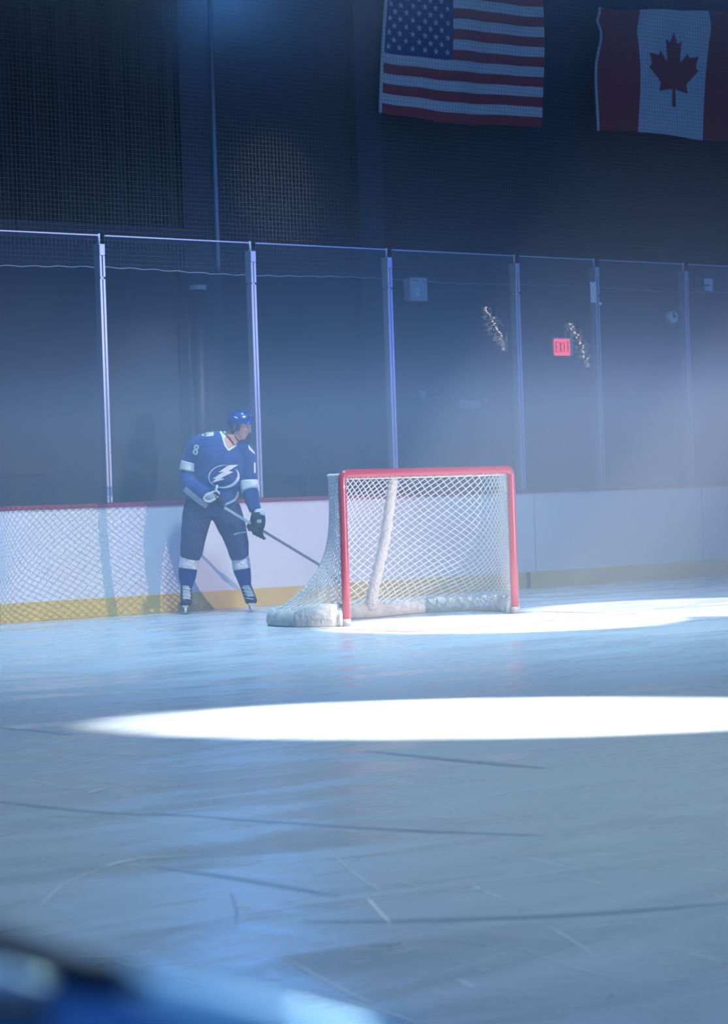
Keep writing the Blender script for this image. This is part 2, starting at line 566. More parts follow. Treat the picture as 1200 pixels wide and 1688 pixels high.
ex = wall_box('exit_sign', 909, 557, 939, 588, M['grey'], 0.07)
tag(ex, 'small red lit EXIT sign on the back wall', 'sign')
fx0 = on_y(913, 572, 3.93).x; fx1 = on_y(938, 572, 3.93).x; fz0 = on_y(925, 586, 3.93).z; fz1 = on_y(925, 559, 3.93).z
MB().box((fx0, 3.915, fz0), (fx1, 3.931, fz1)).build('lit_face', M['exitred'], ex)
LW = (fx1 - fx0)
LH = (fz1 - fz0) * 0.62
lz = (fz0 + fz1) / 2 - LH / 2
lb = MB()
def stroke(xa, za, xb, zb, th=0.013):
    p = Vector((xa, 3.912, za)); q_ = Vector((xb, 3.912, zb)); d = (q_ - p); n = Vector((-d.z, 0, d.x)).normalized() * th / 2
    lb.obox((p + q_) / 2, d / 2, n, Vector((0, 0.004, 0)))
cw = LW * 0.15
for k, ch in enumerate('EXIT'):
    xa = fx0 + LW * (0.07 + 0.237 * k); xb = xa + cw
    if ch == 'E':
        stroke(xa, lz, xa, lz + LH)
        for zz in (0, 0.5, 1): stroke(xa, lz + LH * zz, xb, lz + LH * zz)
    if ch == 'X':
        stroke(xa, lz, xb, lz + LH); stroke(xb, lz, xa, lz + LH)
    if ch == 'I':
        stroke((xa + xb) / 2, lz, (xa + xb) / 2, lz + LH)
    if ch == 'T':
        stroke((xa + xb) / 2, lz, (xa + xb) / 2, lz + LH); stroke(xa, lz + LH, xb, lz + LH)
lb.build('lettering', M['exitletter'], ex)

# round clock
q = on_y(1108, 523, 3.95)
ck = MB().tube([(q.x, 3.92, q.z), (q.x, 4.0, q.z)], 0.085, 24).build('wall_clock', M['pale'], bevel=0.004)
tag(ck, 'small round pale clock on the wall at the right, behind the glass', 'clock')
h = MB()
h.obox((q.x - 0.008, 3.915, q.z + 0.035), (0.014, 0, 0), (0, 0.003, 0), (0, 0, 0.045))
h.obox((q.x + 0.022, 3.915, q.z + 0.012), (0.02, 0, -0.012), (0, 0.003, 0), (0.006, 0, 0.01))
h.build('clock_hand', M['dark'], ck)

sg = wall_box('wall_speaker', 1158, 460, 1171, 480, M['pale'], 0.05)
tag(sg, 'tiny pale two-part plate on the wall at the far right', 'plate')
a = on_y(1158, 470, 3.94); c = on_y(1171, 470, 3.94)
MB().box((a.x, 3.94, a.z - 0.01), (c.x, 3.952, a.z + 0.012)).build('divider', M['wall'], sg)
bd = wall_box('wall_panel', 1143, 444, 1260, 486, M['wall2'], 0.03)
tag(bd, 'dark grey rectangular panel on the wall at the right edge behind the tiny pale plate', 'panel')
p1 = tag(wall_box('wall_plate', 754, 660, 788, 674, M['grey'], 0.05), 'low pale rectangular plate on the wall above the goal, left of the small round stud', 'plate', 'low plates along the wall')
p2 = tag(wall_box('wall_plate', 835, 660, 858, 674, M['wall2'], 0.05), 'faint rectangular plate low on the wall, left of the post by the goal', 'plate', 'low plates along the wall')
p3 = tag(wall_box('wall_plate', 962, 659, 986, 674, M['wall2'], 0.05), 'faint rectangular plate on the wall below the exit sign, left of the glass post', 'plate', 'low plates along the wall')
q = on_y(696, 650, 3.95)
tag(MB().tube([(q.x, 3.93, q.z), (q.x, 4.0, q.z)], 0.055, 18).build('alarm_bell', M['grey'], bevel=0.01), 'round grey bell low on the wall behind the glass, left above the goal', 'bell')
q = on_y(801, 660, 3.95)
tag(MB().ellip((q.x, 3.96, q.z), (0.026, 0, 0), (0, 0.03, 0), (0, 0, 0.026), 14, 8).build('wall_stud', M['pale'], smooth=True), 'tiny bright round stud on the wall above the goal', 'stud')
cd = MB()
a = on_y(720, 655, 3.97); c = on_y(1250, 655, 3.97)
cd.box((a.x, 3.97, 2.28), (c.x, 4.0, 2.295))
tag(cd.build('horizontal_conduit', M['wall2']), 'thin horizontal conduit running along the wall behind the glass', 'conduit')

# dark upright shape behind the glass, between player and goal
fc = tag(empty('equipment_rack', on_y(520, 830, 1.2)), 'dark upright shape standing behind the glass between player and goal', 'rack')
a = on_y(497, 760, 1.2); c = on_y(517, 760, 1.2)
MB().box((a.x, 1.1, 0), (c.x, 1.3, on_y(505, 752, 1.2).z)).build('cabinet', M['curtain'], fc, bevel=0.04)
a = on_y(516, 760, 1.2); c = on_y(548, 760, 1.2)
bz = on_y(530, 742, 1.2).z
pr = [(a.x, 1.12, 0), (c.x, 1.12, 0), (c.x, 1.12, bz - 0.18), (c.x - 0.08, 1.12, bz), (a.x + 0.06, 1.12, bz + 0.05), (a.x, 1.12, bz - 0.02)]
MB().prism(pr, (0, 0.22, 0)).build('bag', M['curtain'], fc)


# ------------------------------------------------------------------ flags
def flag_frame(nx, nz, corners, ripple):
    """grid of points between four photo-plane corners (tl, tr, br, bl)"""
    tl, tr, br, bl = corners
    g = []
    for j in range(nz + 1):
        row = []
        for i in range(nx + 1):
            s, t = i / nx, j / nz
            p = (tl * (1 - s) + tr * s) * (1 - t) + (bl * (1 - s) + br * s) * t
            row.append(p + ripple(s, t))
        g.append(row)
    return g


def flag_mesh(name, g, midx, mats, thick=0.006):
    b = MB()
    nz, nx = len(g) - 1, len(g[0]) - 1
    for j in range(nz + 1):
        b.v += [Vector(p) for p in g[j]]
    off = len(b.v)
    for j in range(nz + 1):
        b.v += [Vector(p) + Vector((0, thick, 0)) for p in g[j]]
    k = nx + 1
    for j in range(nz):
        for i in range(nx):
            b.mi = midx((i + 0.5) / nx, (j + 0.5) / nz)
            b.face((j * k + i, (j + 1) * k + i, (j + 1) * k + i + 1, j * k + i + 1))
            b.face((off + j * k + i, off + j * k + i + 1, off + (j + 1) * k + i + 1, off + (j + 1) * k + i))
    for i in range(nx):
        b.face((i, i + 1, off + i + 1, off + i)); b.face((nz * k + i, off + nz * k + i, off + nz * k + i + 1, nz * k + i + 1))
    for j in range(nz):
        b.face((j * k, off + j * k, off + (j + 1) * k, (j + 1) * k)); b.face((j * k + nx, (j + 1) * k + nx, off + (j + 1) * k + nx, off + j * k + nx))
    b.sm = True
    return b.build(name, mats, fixn=False)


FY = 3.7
# stars and stripes: 13 stripes, 50 stars
# photo: hoist x 637..632, bottom hoist y 190, fly bottom y 208, stripe pitch about 17 px
tl = on_y(639.5, -31, FY); tr = on_y(895, -5, FY); br = on_y(889.5, 210, FY); bl = on_y(632, 188, FY)
def rip_us(s, t):
    return Vector((0.02 * math.sin(t * 5) * s, 0.05 * math.sin(s * 9 + t * 2) + 0.02 * math.sin(s * 23), 0.035 * t * math.sin((s - 0.12) * 6.2) * (-1) * (1 if s < 0.62 else 0.6) - 0.03 * s * t))
NXU, NZU = 100, 78
gus = flag_frame(NXU, NZU, (tl, tr, br, bl), rip_us)
def us_idx(s, t):
    if s < 0.405 and t < 7 / 13: return 2
    return 0 if int(t * 13) % 2 == 0 else 1
usf = flag_mesh('flag', gus, us_idx, [M['flagred'], M['flagwhite'], M['flagblue']])
tag(usf, 'stars and stripes flag hanging on the back wall, left of the maple leaf flag', 'flag', None)
def gpt(g, s, t):
    nz, nx = len(g) - 1, len(g[0]) - 1
    x_, y_ = min(max(s, 0), 0.9999) * nx, min(max(t, 0), 0.9999) * nz
    i, j = int(x_), int(y_); a_, b_ = x_ - i, y_ - j
    return (g[j][i] * (1 - a_) + g[j][i + 1] * a_) * (1 - b_) + (g[j + 1][i] * (1 - a_) + g[j + 1][i + 1] * a_) * b_
sb = MB()
for row in range(9):
    n = 6 if row % 2 == 0 else 5
    for c_ in range(n):
        s = 0.405 * ((c_ * 2 + 1 + (row % 2)) / 12)
        t = (7 / 13) * (row + 1) / 10
        cpt = gpt(gus, s, t) + Vector((0, -0.006, 0))
        poly = []
        for k in range(10):
            rr = 0.044 if k % 2 == 0 else 0.019
            an = math.pi / 2 + k * math.pi / 5
            poly.append(cpt + Vector((rr * math.cos(an) * 1.1, 0, rr * math.sin(an))))
        sb.prism(poly, (0, 0.003, 0))
sb.build('star_field', M['flagwhite'], usf)
MB().tube([gpt(gus, 0, k / 20) + Vector((-0.012, 0, 0)) for k in range(21)], 0.022, 8).build('hoist_header', M['flagwhite'], usf, smooth=True)

# maple leaf flag
tl = on_y(989, 12, FY); tr = on_y(1278, 22, FY); br = on_y(1276, 236, FY); bl = on_y(985, 216, FY)
def rip_ca(s, t):
    z_ = 0
    z_ -= 0.06 * math.sin(math.pi * min(1, s / 0.27)) * (1 - t) * 0.5
    fold = 0.05 * math.sin(9 * (s - 0.42) / (0.25 + t)) * smoothstep(0.0, 0.3, t + 0.1)
    return Vector((0.02 * math.sin(math.pi * t) * (1 - s), fold + 0.02 * math.sin(17 * s + 4 * t), z_ + 0.02 * math.sin(7 * s) * t))
gca = flag_frame(110, 60, (tl, tr, br, bl), rip_ca)
caf = flag_mesh('flag', gca, lambda s, t: 1 if 0.212 < s < 0.603 else 0, [M['flagred'], M['flagwhite']])
tag(caf, 'red and white maple leaf flag hanging on the back wall at the upper right', 'flag')
# leaf outline in flag units (half), mirrored
half = [(0, 1.0), (0.11, 0.80), (0.15, 0.77), (0.27, 0.84), (0.19, 0.42), (0.24, 0.38), (0.43, 0.58), (0.47, 0.50), (0.51, 0.49), (0.72, 0.53), (0.65, 0.31), (0.66, 0.27), (0.73, 0.23), (0.38, -0.06), (0.37, -0.11), (0.41, -0.26), (0.06, -0.20), (0.03, -0.22), (0.045, -0.58), (0, -0.58)]
leaf = half + [(-x_, y_) for x_, y_ in reversed(half[1:-1])]
lf = MB()
lc = (0.405, 0.555)
poly2 = [Vector((x_, y_, 0)) for x_, y_ in leaf]
fl = []
def leafpt(p):
    s = lc[0] + p[0] * 0.205; t = lc[1] - p[1] * 0.375
    return gpt(gca, s, t)
bmx = bmesh.new()
vs = [bmx.verts.new((x_, y_, 0)) for x_, y_ in leaf]
bmx.faces.new(vs)
bmesh.ops.triangulate(bmx, faces=bmx.faces)
bmesh.ops.subdivide_edges(bmx, edges=bmx.edges, cuts=3, use_grid_fill=True)
bmesh.ops.triangulate(bmx, faces=bmx.faces)
vid = {v: i for i, v in enumerate(bmx.verts)}
for v in bmx.verts:
    lf.v.append(leafpt(v.co) + Vector((0, -0.008, 0)))
for f in bmx.faces:
    lf.face([vid[v] for v in f.verts])
bmx.free()
lfo = lf.build('maple_leaf', M['flagred'], caf, fixn=False)
sd = lfo.modifiers.new('thick', 'SOLIDIFY'); sd.thickness = 0.003
MB().tube([gpt(gca, 0, k / 20) + Vector((-0.012, 0, 0)) for k in range(21)], 0.020, 8).build('hoist_header', M['flagwhite'], caf, smooth=True)

# ------------------------------------------------------------------ goal
GX, GY = 13.1045, -3.8383
goal = tag(empty('hockey_goal', (GX, GY, 0)), 'red framed ice hockey goal with a white net, standing in the crease', 'goal')
def G(x, d, z): return Vector((GX + x, GY + d, z))
PR = 0.034
fr = MB()
path = [G(-0.93, 0, 0.06), G(-0.93, 0, 0.5), G(-0.93, 0, 1.0), G(-0.93, 0, 1.20)]
for a_ in (20, 45, 70):
    path.append(G(-0.93 + 0.05 * (1 - math.cos(R(a_))), 0, 1.20 + 0.05 * math.sin(R(a_))))
path += [G(-0.86, 0, 1.25), G(0, 0, 1.25), G(0.86, 0, 1.25)]
for a_ in (70, 45, 20):
    path.append(G(0.93 - 0.05 * (1 - math.cos(R(a_))), 0, 1.20 + 0.05 * math.sin(R(a_))))
path += [G(0.93, 0, 1.20), G(0.93, 0, 1.0), G(0.93, 0, 0.5), G(0.93, 0, 0.06)]
fr.tube(path, PR, 16)
fr.build('goal_frame', M['goalred'], goal, smooth=True)
for s_ in (-1, 1):
    tag(MB().tube([G(0.93 * s_, 0, 0.0), G(0.93 * s_, 0, 0.06)], PR * 1.04, 16).build('post_foot', M['goalfoot'], goal, smooth=True), 'grey worn end of the post')


def catmull(P, n):
    P = [Vector(p) for p in P]
    Q = [P[0] * 2 - P[1]] + P + [P[-1] * 2 - P[-2]]
    out = []
    for i in range(1, len(Q) - 2):
        for k in range(n):
            t = k / n
            a, b, c, d = Q[i - 1], Q[i], Q[i + 1], Q[i + 2]
            out.append(0.5 * ((2 * b) + (c - a) * t + (2 * a - 5 * b + 4 * c - d) * t * t + (3 * b - a - 3 * c + d) * t ** 3))
    out.append(P[-1])
    return out


base_pts = [(-0.93, 0.03), (-1.08, 0.25), (-1.16, 0.55), (-1.06, 0.83), (-0.72, 0.98), (-0.36, 0.95), (0, 0.86)]
base_pts = base_pts + [(-x_, y_) for x_, y_ in reversed(base_pts[:-1])]
top_pts = [(-0.93, 0.03), (-0.94, 0.10), (-0.93, 0.17), (-0.84, 0.27), (-0.60, 0.38), (-0.30, 0.45), (0, 0.48)]
top_pts = top_pts + [(-x_, y_) for x_, y_ in reversed(top_pts[:-1])]
BC = catmull([Vector((a_, b_, 0)) for a_, b_ in base_pts], 24)
TC = catmull([Vector((a_, b_, 0)) for a_, b_ in top_pts], 24)
NC = len(BC) - 1
def sample(C, s):
    x_ = min(max(s, 0), 0.99999) * NC; i = int(x_); return C[i] * (1 - (x_ - i)) + C[i + 1] * (x_ - i)
ZT, ZB = 1.225, 0.115
def NS(s, v):
    """netting surface: s round the goal, v from the shelf rail down to the base"""
    c = abs(s - 0.5) * 2
    lin = 0.15 * v + 0.85 * v ** 4
    mid = 0.75 * v + 0.25 * v ** 3
    k_ = smoothstep(0.0, 0.55, c)
    wv_ = mid * (1 - k_) + lin * k_
    a, b = sample(TC, s), sample(BC, s)
    p = a * (1 - wv_) + b * wv_
    sag = 0.05 * math.sin(math.pi * v) * math.sin(math.pi * s * 2) ** 2
    inward = Vector((0, 0.45, 0)) - p; inward.z = 0
    p = p + inward * sag
    z_ = ZT + (ZB - ZT) * v
    z_ += 0.03 * math.sin(s * 40) * v * (1 - v) * 0.5
    if v > 0.98: z_ += 0.012 * math.sin(s * 60)
    return G(p.x, p.y, z_)


U_, V_ = 3.25, 1.25
def warp(u, v):
    return u + 0.10 * math.sin(v * 3.2 + u * 2.2) * math.sin(math.pi * v / V_), v + 0.05 * math.sin(u * 3.1) * math.sin(math.pi * v / V_)
nt_ = MB(); nt_.sm = True
step = 0.068
k = -int(V_ / step) - 1
seg = 0.045
for fam in (1, -1):
    kk = -40
    while kk * step < U_ + V_ + 1:
        pts = []
        n = int(V_ / seg)
        for i in range(n + 1):
            v = V_ * i / n
            u = kk * step + fam * v * 1.0
            if fam == -1: u = kk * step - v
            uu, vv = warp(u, v)
            if 0 <= uu <= U_:
                pts.append(NS(uu / U_, min(1, max(0, vv / V_))))
            else:
                if len(pts) > 1: nt_.tube(pts, 0.0056, 3, cap=False)
                pts = []
        if len(pts) > 1: nt_.tube(pts, 0.0056, 3, cap=False)
        kk += 1
nt_.build('back_netting', M['cord'], goal, fixn=False)
# shelf netting on top
sn = MB(); sn.sm = True
for fam in (1, -1):
    kk = -14
    while kk < 46:
        pts = []
        for i in range(14):
            d_ = i / 13 * 0.5
            x_ = -0.93 + kk * 0.06 + fam * d_
            if abs(x_) < 0.93:
                # depth of the rail here
                best = min(TC, key=lambda p: abs(p.x - x_) + (0 if p.y > 0.1 else 1)).y
                if d_ <= best: pts.append(G(x_, d_, 1.235 - 0.01 * math.sin(d_ * 6)))
        if len(pts) > 1: sn.tube(pts, 0.0056, 3, cap=False)
        kk += 1
sn.build('shelf_netting', M['cord'], goal, fixn=False)
MB().tube([G(p.x, p.y, 1.235) for p in TC], 0.016, 8).build('shelf_rail', M['brace'], goal, smooth=True)
lc_ = []
for k in range(181):
    t = k / 180
    lc_.append(G(-0.86 + 1.72 * t, 0.012 + 0.012 * math.sin(k * 2.1), 1.208 + 0.010 * math.cos(k * 2.1)))
MB().tube(lc_, 0.007, 5).build('lacing_cord', M['cord'], goal, smooth=True)
for s_ in (-1, 1):
    pts = [G((0.93 + 0.008 * math.sin(k * 2.3)) * s_ - 0.028 * s_ , 0.028 + 0.01 * math.cos(k * 2.3), 0.1 + 1.1 * k / 120) for k in range(121)]
    MB().tube(pts, 0.006, 5).build('post_lacing', M['cord'], goal, smooth=True)
MB().tube([G(p.x, p.y, 0.03) for p in BC], 0.028, 10).build('base_rail', M['brace'], goal, smooth=True)
# padded skirt
sk = MB(); sk.sm = True
rings = []
for i, p in enumerate(BC):
    t_ = (BC[min(i + 1, NC)] - BC[max(i - 1, 0)]).normalized()
    nrm = Vector((t_.y, -t_.x, 0)) * -1          # outward normal
    lump = 1 + 0.10 * math.sin(i * 0.63) + 0.06 * math.sin(i * 1.7)
    hh = 0.125 * lump + 0.03 * math.exp(-((i - NC / 2) / 6) ** 2)
    if i < 26 or i > NC - 26: hh *= 1.12
    wd = 0.055 * (1 + 0.15 * math.sin(i * 0.9))
    c0 = G(p.x, p.y, 0)
    ring = []
    for (a_, z_) in ((0.75, 0.0), (1.0, 0.25), (0.85, 0.7), (0.45, 1.0), (-0.1, 1.0), (-0.6, 0.8), (-0.9, 0.4), (-0.8, 0.0)):
        ring.append(c0 + Vector((nrm.x, nrm.y, 0)) * a_ * wd + UP * (0.004 + z_ * hh))
    rings.append(ring)
sk.rings(rings)
sko = sk.build('padded_skirt', M['canvas'], goal, smooth=True)
# separate wrapped block at the front left of the skirt
bp = [(G(-0.95, 0.05, 0.0)), (G(-1.05, 0.20, 0.0)), (G(-1.13, 0.36, 0.0))]
rings = []
for i, q in enumerate(catmull(bp, 6)):
    sc = 1.0 if i < 9 else 1.0 - 0.25 * (i - 9) / 3
    rings.append([q + Vector((dx, 0.02 * dz, 0.004 + dz * sc)) for dx, dz in ((-0.07, 0.0), (-0.078, 0.07), (-0.065, 0.155), (-0.02, 0.185), (0.05, 0.18), (0.065, 0.09), (0.06, 0))])
MB().rings(rings).build('skirt_wrap', M['canvas'], goal, smooth=True)
# centre brace in furry padding
bp = [G(0, 0.47, 1.23), G(0.0, 0.50, 1.1), G(-0.005, 0.60, 0.7), G(-0.01, 0.74, 0.35), G(-0.01, 0.84, 0.08)]
bp = catmull(bp, 10)
MB().tube(bp, [0.040 + 0.006 * math.sin(i * 1.9) + 0.012 * (i / len(bp)) for i in range(len(bp))], 12).build('centre_brace', M['brace'], goal, smooth=True)

# crease and goal line paint
pt = MB()
pt.box((GX - 1.25, GY - 1.22, 0.0), (GX + 1.25, GY - 1.17, 0.0015))
pt.box((GX - 1.25, GY - 1.17, 0.0), (GX - 1.20, GY - 0.03, 0.0015))
pt.box((GX + 1.20, GY - 1.17, 0.0), (GX + 1.25, GY - 0.03, 0.0015))
tag(pt.build('crease_line', M['linered'], ice), kind='structure')


# ------------------------------------------------------------------ the player
B0 = Vector((13.2, -0.61, 0))
def P(px, py, t=0.0):
    """point on the upright plane through the player's skates, moved t metres towards the viewer"""
    d = ray(px, py)
    return EYE + d * ((B0 - EYE).dot(HD) - t) / d.dot(HD)
PPM = FPX / (B0 - EYE).dot(HD)
def px(n): return n / PPM


def loft(mb, secs, n=20, k=6, cap=True, power=2.2):
    """secs: (px, py, t, half width px, half depth m). smooth superelliptic tube"""
    C_ = catmull([P(s[0], s[1], s[2]) for s in secs], k)
    W_ = catmull([Vector((px(s[3]), s[4], 0)) for s in secs], k)
    rings = []
    N = len(C_)
    for i in range(N):
        t = (C_[min(i + 1, N - 1)] - C_[max(i - 1, 0)]).normalized()
        dep = (-HD - t * (-HD).dot(t)).normalized()
        side = t.cross(dep)
        ring = []
        for j in range(n):
            a = 2 * math.pi * j / n
            ca, sa = math.cos(a), math.sin(a)
            ex_ = 2 / power
            ring.append(C_[i] + side * (abs(ca) ** ex_ * (1 if ca >= 0 else -1)) * W_[i].x + dep * (abs(sa) ** ex_ * (1 if sa >= 0 else -1)) * W_[i].y)
        rings.append(ring)
    mb.rings(rings, cap)
    return rings


def remeshed(mb, name, mats, parent, voxel, smooth_it=4, wrinkle=0.0):
    me = mb.mesh(name + '_raw', mats)
    bm = bmesh.new(); bm.from_mesh(me); bmesh.ops.recalc_face_normals(bm, faces=bm.faces); bm.to_mesh(me); bm.free()
    o = bpy.data.objects.new(name, me)
    col.objects.link(o)
    r = o.modifiers.new('remesh', 'REMESH'); r.mode = 'VOXEL'; r.voxel_size = voxel; r.use_smooth_shade = True
    s = o.modifiers.new('smooth', 'SMOOTH'); s.iterations = smooth_it; s.factor = 0.5
    bpy.context.view_layer.update()
    ev = o.evaluated_get(bpy.context.evaluated_depsgraph_get())
    me2 = bpy.data.meshes.new_from_object(ev)
    o.modifiers.clear()
    o.data = me2
    me2.name = name
    if not me2.materials: me2.materials.append(mats)
    for p in me2.polygons: p.use_smooth = True
    if wrinkle:
        from mathutils import noise as nz_
        for v in me2.vertices:
            c = v.co
            v.co = c + v.normal * wrinkle * (nz_.noise(Vector((c.x * 7, c.y * 7, c.z * 13))) + 0.5 * nz_.noise(c * 22))
    if parent:
        o.parent = parent
        o.matrix_parent_inverse = parent.matrix_basis.inverted()
    return o


man = tag(empty('person', B0), 'ice hockey player in a blue jersey with a white bolt emblem, standing by the boards', 'person')

# head frame
HC = P(396.5, 703, 0.02)
RTH = Vector((math.cos(YAW), -math.sin(YAW), 0))
face = (RTH * 0.86 - HD * 0.50).normalized()
face = (face - UP * 0.34).normalized()
hside = face.cross(UP).normalized()          # person's right... side axis
hup = hside.cross(face).normalized()
if hup.z < 0: hup = -hup

def g2(x, y, sx, sy): return math.exp(-(x / sx) ** 2 - (y / sy) ** 2)
def headfn(d):
    x, y, z = d.x, d.y, d.z        # x side, y forward, z up
    X, Y, Z = x * 0.078, y * 0.100, z * 0.132
    if z < 0:
        X *= 1 - 0.30 * (-z) ** 1.3
        if y < 0: Y *= 1 - 0.35 * (-z)
    if y > 0:
        Y += 0.030 * g2(x, z + 0.10, 0.16, 0.17)
        Y += 0.010 * g2(x, z - 0.06, 0.10, 0.20)
        Y += 0.007 * g2(x, z - 0.22, 0.55, 0.10)
        Y -= 0.012 * (g2(x - 0.36, z - 0.08, 0.17, 0.10) + g2(x + 0.36, z - 0.08, 0.17, 0.10))
        Y += 0.009 * g2(x, z + 0.42, 0.28, 0.06) - 0.004 * g2(x, z + 0.345, 0.3, 0.03)
        Y += 0.016 * g2(x, z + 0.75, 0.28, 0.16)
    return Vector((X, Y, Z))


def H(x, y, z): return HC + hside * x + face * y + hup * z

bodym = MB()
bodym.ellip(HC, hside, face, hup, 40, 36, headfn)
for s_ in (-1, 1):
    bodym.ellip(H(0.078 * s_, -0.012, -0.01), hside * 0.012, face * 0.020, hup * 0.034, 14, 8)
loft(bodym, [(378, 745, 0.0, 13, 0.07), (382, 730, 0.0, 12, 0.065), (388, 715, 0.0, 12, 0.065), (393, 704, 0, 10, 0.06)], 20)
loft(bodym, [(374, 730, 0.0, 22, 0.09), (366, 745, 0, 32, 0.11), (362, 780, 0, 30, 0.11), (355, 815, 0, 28, 0.11), (350, 840, 0, 30, 0.11)], 20)
# arms
AL = [(336, 732, -0.02, 11, 0.06), (322, 752, -0.02, 10, 0.055), (313, 776, -0.02, 9, 0.05), (309, 794, 0.02, 8.5, 0.047), (325, 808, 0.12, 7.5, 0.04), (344, 817, 0.20, 5.5, 0.03)]
AR = [(398, 744, -0.02, 11, 0.06), (408, 764, 0.0, 10, 0.055), (411, 790, 0.02, 9, 0.05), (413, 806, 0.03, 8, 0.045), (420, 830, 0.10, 7, 0.04), (426, 848, 0.14, 5.5, 0.03)]
loft(bodym, AL); loft(bodym, AR)
LL = [(332, 838, 0, 17, 0.10), (324, 865, 0.03, 15, 0.09), (318, 895, 0.05, 12.5, 0.075), (313, 920, 0.03, 10, 0.06), (310, 945, 0, 10, 0.06), (308, 975, -0.02, 7, 0.045), (307, 990, 0.02, 7, 0.05)]
LR = [(368, 838, 0, 17, 0.10), (380, 865, 0.03, 15, 0.09), (391, 895, 0.05, 12.5, 0.075), (397, 920, 0.03, 10, 0.06), (400, 945, 0, 9.5, 0.06), (406, 975, -0.02, 7, 0.045), (410, 988, 0.02, 7, 0.05)]
loft(bodym, LL); loft(bodym, LR)
# bare fingers inside the gloves are part of the body's hands
body = remeshed(bodym, 'body', M['skin'], man, 0.0075, 2)

# face details
for s_ in (-1, 1):
    MB().ellip(H(0.028 * s_, 0.086, 0.012), hside * 0.012, face * 0.008, hup * 0.006, 12, 8).build('eye', M['flagwhite'], man, smooth=True)
    MB().ellip(H(0.028 * s_, 0.0935, 0.012), hside * 0.005, face * 0.003, hup * 0.005, 10, 6).build('iris', M['brow'], man, smooth=True)
    MB().tube([H(0.012 * s_, 0.103, 0.026), H(0.028 * s_, 0.101, 0.031), H(0.045 * s_, 0.089, 0.026)], 0.004, 6).build('eyebrow', M['brow'], man, smooth=True)
MB().tube([H(-0.022, 0.093, -0.052), H(0, 0.103, -0.053), H(0.022, 0.093, -0.052)], 0.0042, 6, flat=1.0).build('lips', M['lip'], man, smooth=True)

# hair under the helmet at the nape
MB().ellip(H(0, -0.03, 0.0), hside * 0.083, face * 0.078, hup * 0.07, 20, 12).build('hair', M['hair'], man, smooth=True)

# helmet shell
def helmfn(d):
    return Vector((d.x * 0.105, d.y * 0.130 + (0.012 if d.y < 0 else 0) * d.y, d.z * 0.112))
bmh = bmesh.new()
bmesh.ops.create_uvsphere(bmh, u_segments=56, v_segments=40, radius=1)
dele = []
for f in bmh.faces:
    c = f.calc_center_median()
    lim = 0.02 + (0.10 if c.y > 0.35 else 0) - (0.55 * smoothstep(0.1, -0.7, c.y) if c.y < 0.1 else 0)
    ear = (c.y + 0.02) ** 2 / 0.16 ** 2 + (c.z + 0.38) ** 2 / 0.42 ** 2 < 1
    if c.z < lim - (0.62 if abs(c.y - 0.02) < 0.42 and c.y < 0.42 else 0) or ear: dele.append(f)
bmesh.ops.delete(bmh, geom=dele, context='FACES')
for v in bmh.verts:
    d = v.co.copy()
    groove = 0.004 * math.cos(d.x * 14) * max(0, d.z)
    q = helmfn(d * (1 + groove * 3))
    v.co = HC + hup * 0.035 + hside * q.x + face * q.y + hup * q.z
me = bpy.data.meshes.new('helmet'); bmh.to_mesh(me); bmh.free()
me.materials.append(M['helmet'])
for p in me.polygons: p.use_smooth = True
ho = bpy.data.objects.new('helmet', me); col.objects.link(ho); ho.parent = man; ho.matrix_parent_inverse = man.matrix_basis.inverted()
sd = ho.modifiers.new('s', 'SOLIDIFY'); sd.thickness = 0.010; sd.offset = -1
def HS(x, y, z, k=1.0):
    d = Vector((x, y, z)).normalized(); q = helmfn(d) * k
    return HC + hup * 0.035 + hside * q.x + face * q.y + hup * q.z
# raised crown ridge and brow band on the shell, dark vents
rd = MB()
rd.tube([HS(0, math.cos(a_), math.sin(a_), 1.01) for a_ in [R(15 + 8 * i) for i in range(19)]], 0.012, 8, flat=0.6)
for s_ in (-1, 1):
    rd.tube([HS(0.45 * s_, math.cos(a_) * 0.9, math.sin(a_), 1.01) for a_ in [R(30 + 8 * i) for i in range(14)]], 0.009, 8)
r_ = rd.build('shell_ridge', M['helmet'], ho, smooth=True)
r_.parent = ho
for s_ in (-1, 1):
    for a_ in (50, 80, 110):
        MB().obox(HS(0.25 * s_, math.cos(R(a_)), math.sin(R(a_)), 1.0), hside * 0.006, face * 0.018, hup * 0.006).build('vent', M['black'], ho)
    for a_ in (35, 65):
        MB().obox(HS(0.75 * s_, math.cos(R(a_ + 20)) * 0.7, 0.45, 1.0), hside * 0.003, face * 0.016, hup * 0.005).build('vent', M['black'], ho)
    MB().ellip(HS(0.9 * s_, -0.1, 0.42, 1.0), hside * 0.004, face * 0.024, hup * 0.008, 12, 8).build('badge', M['white'], ho, smooth=True)
# clear half visor
vr = MB(); vr.sm = True
rings = []
for i in range(15):
    a_ = R(-62 + i * 124 / 14)
    rings.append([HC + hside * (0.108 * math.sin(a_) * k_) + face * (0.135 * math.cos(a_) * k_) + hup * z_ for k_, z_ in ((1.0, 0.062), (1.02, -0.022), (1.04, -0.022), (1.02, 0.062))])
vr.rings(rings)
tag(vr.build('visor', M['visor'], ho, smooth=True), 'clear half visor')
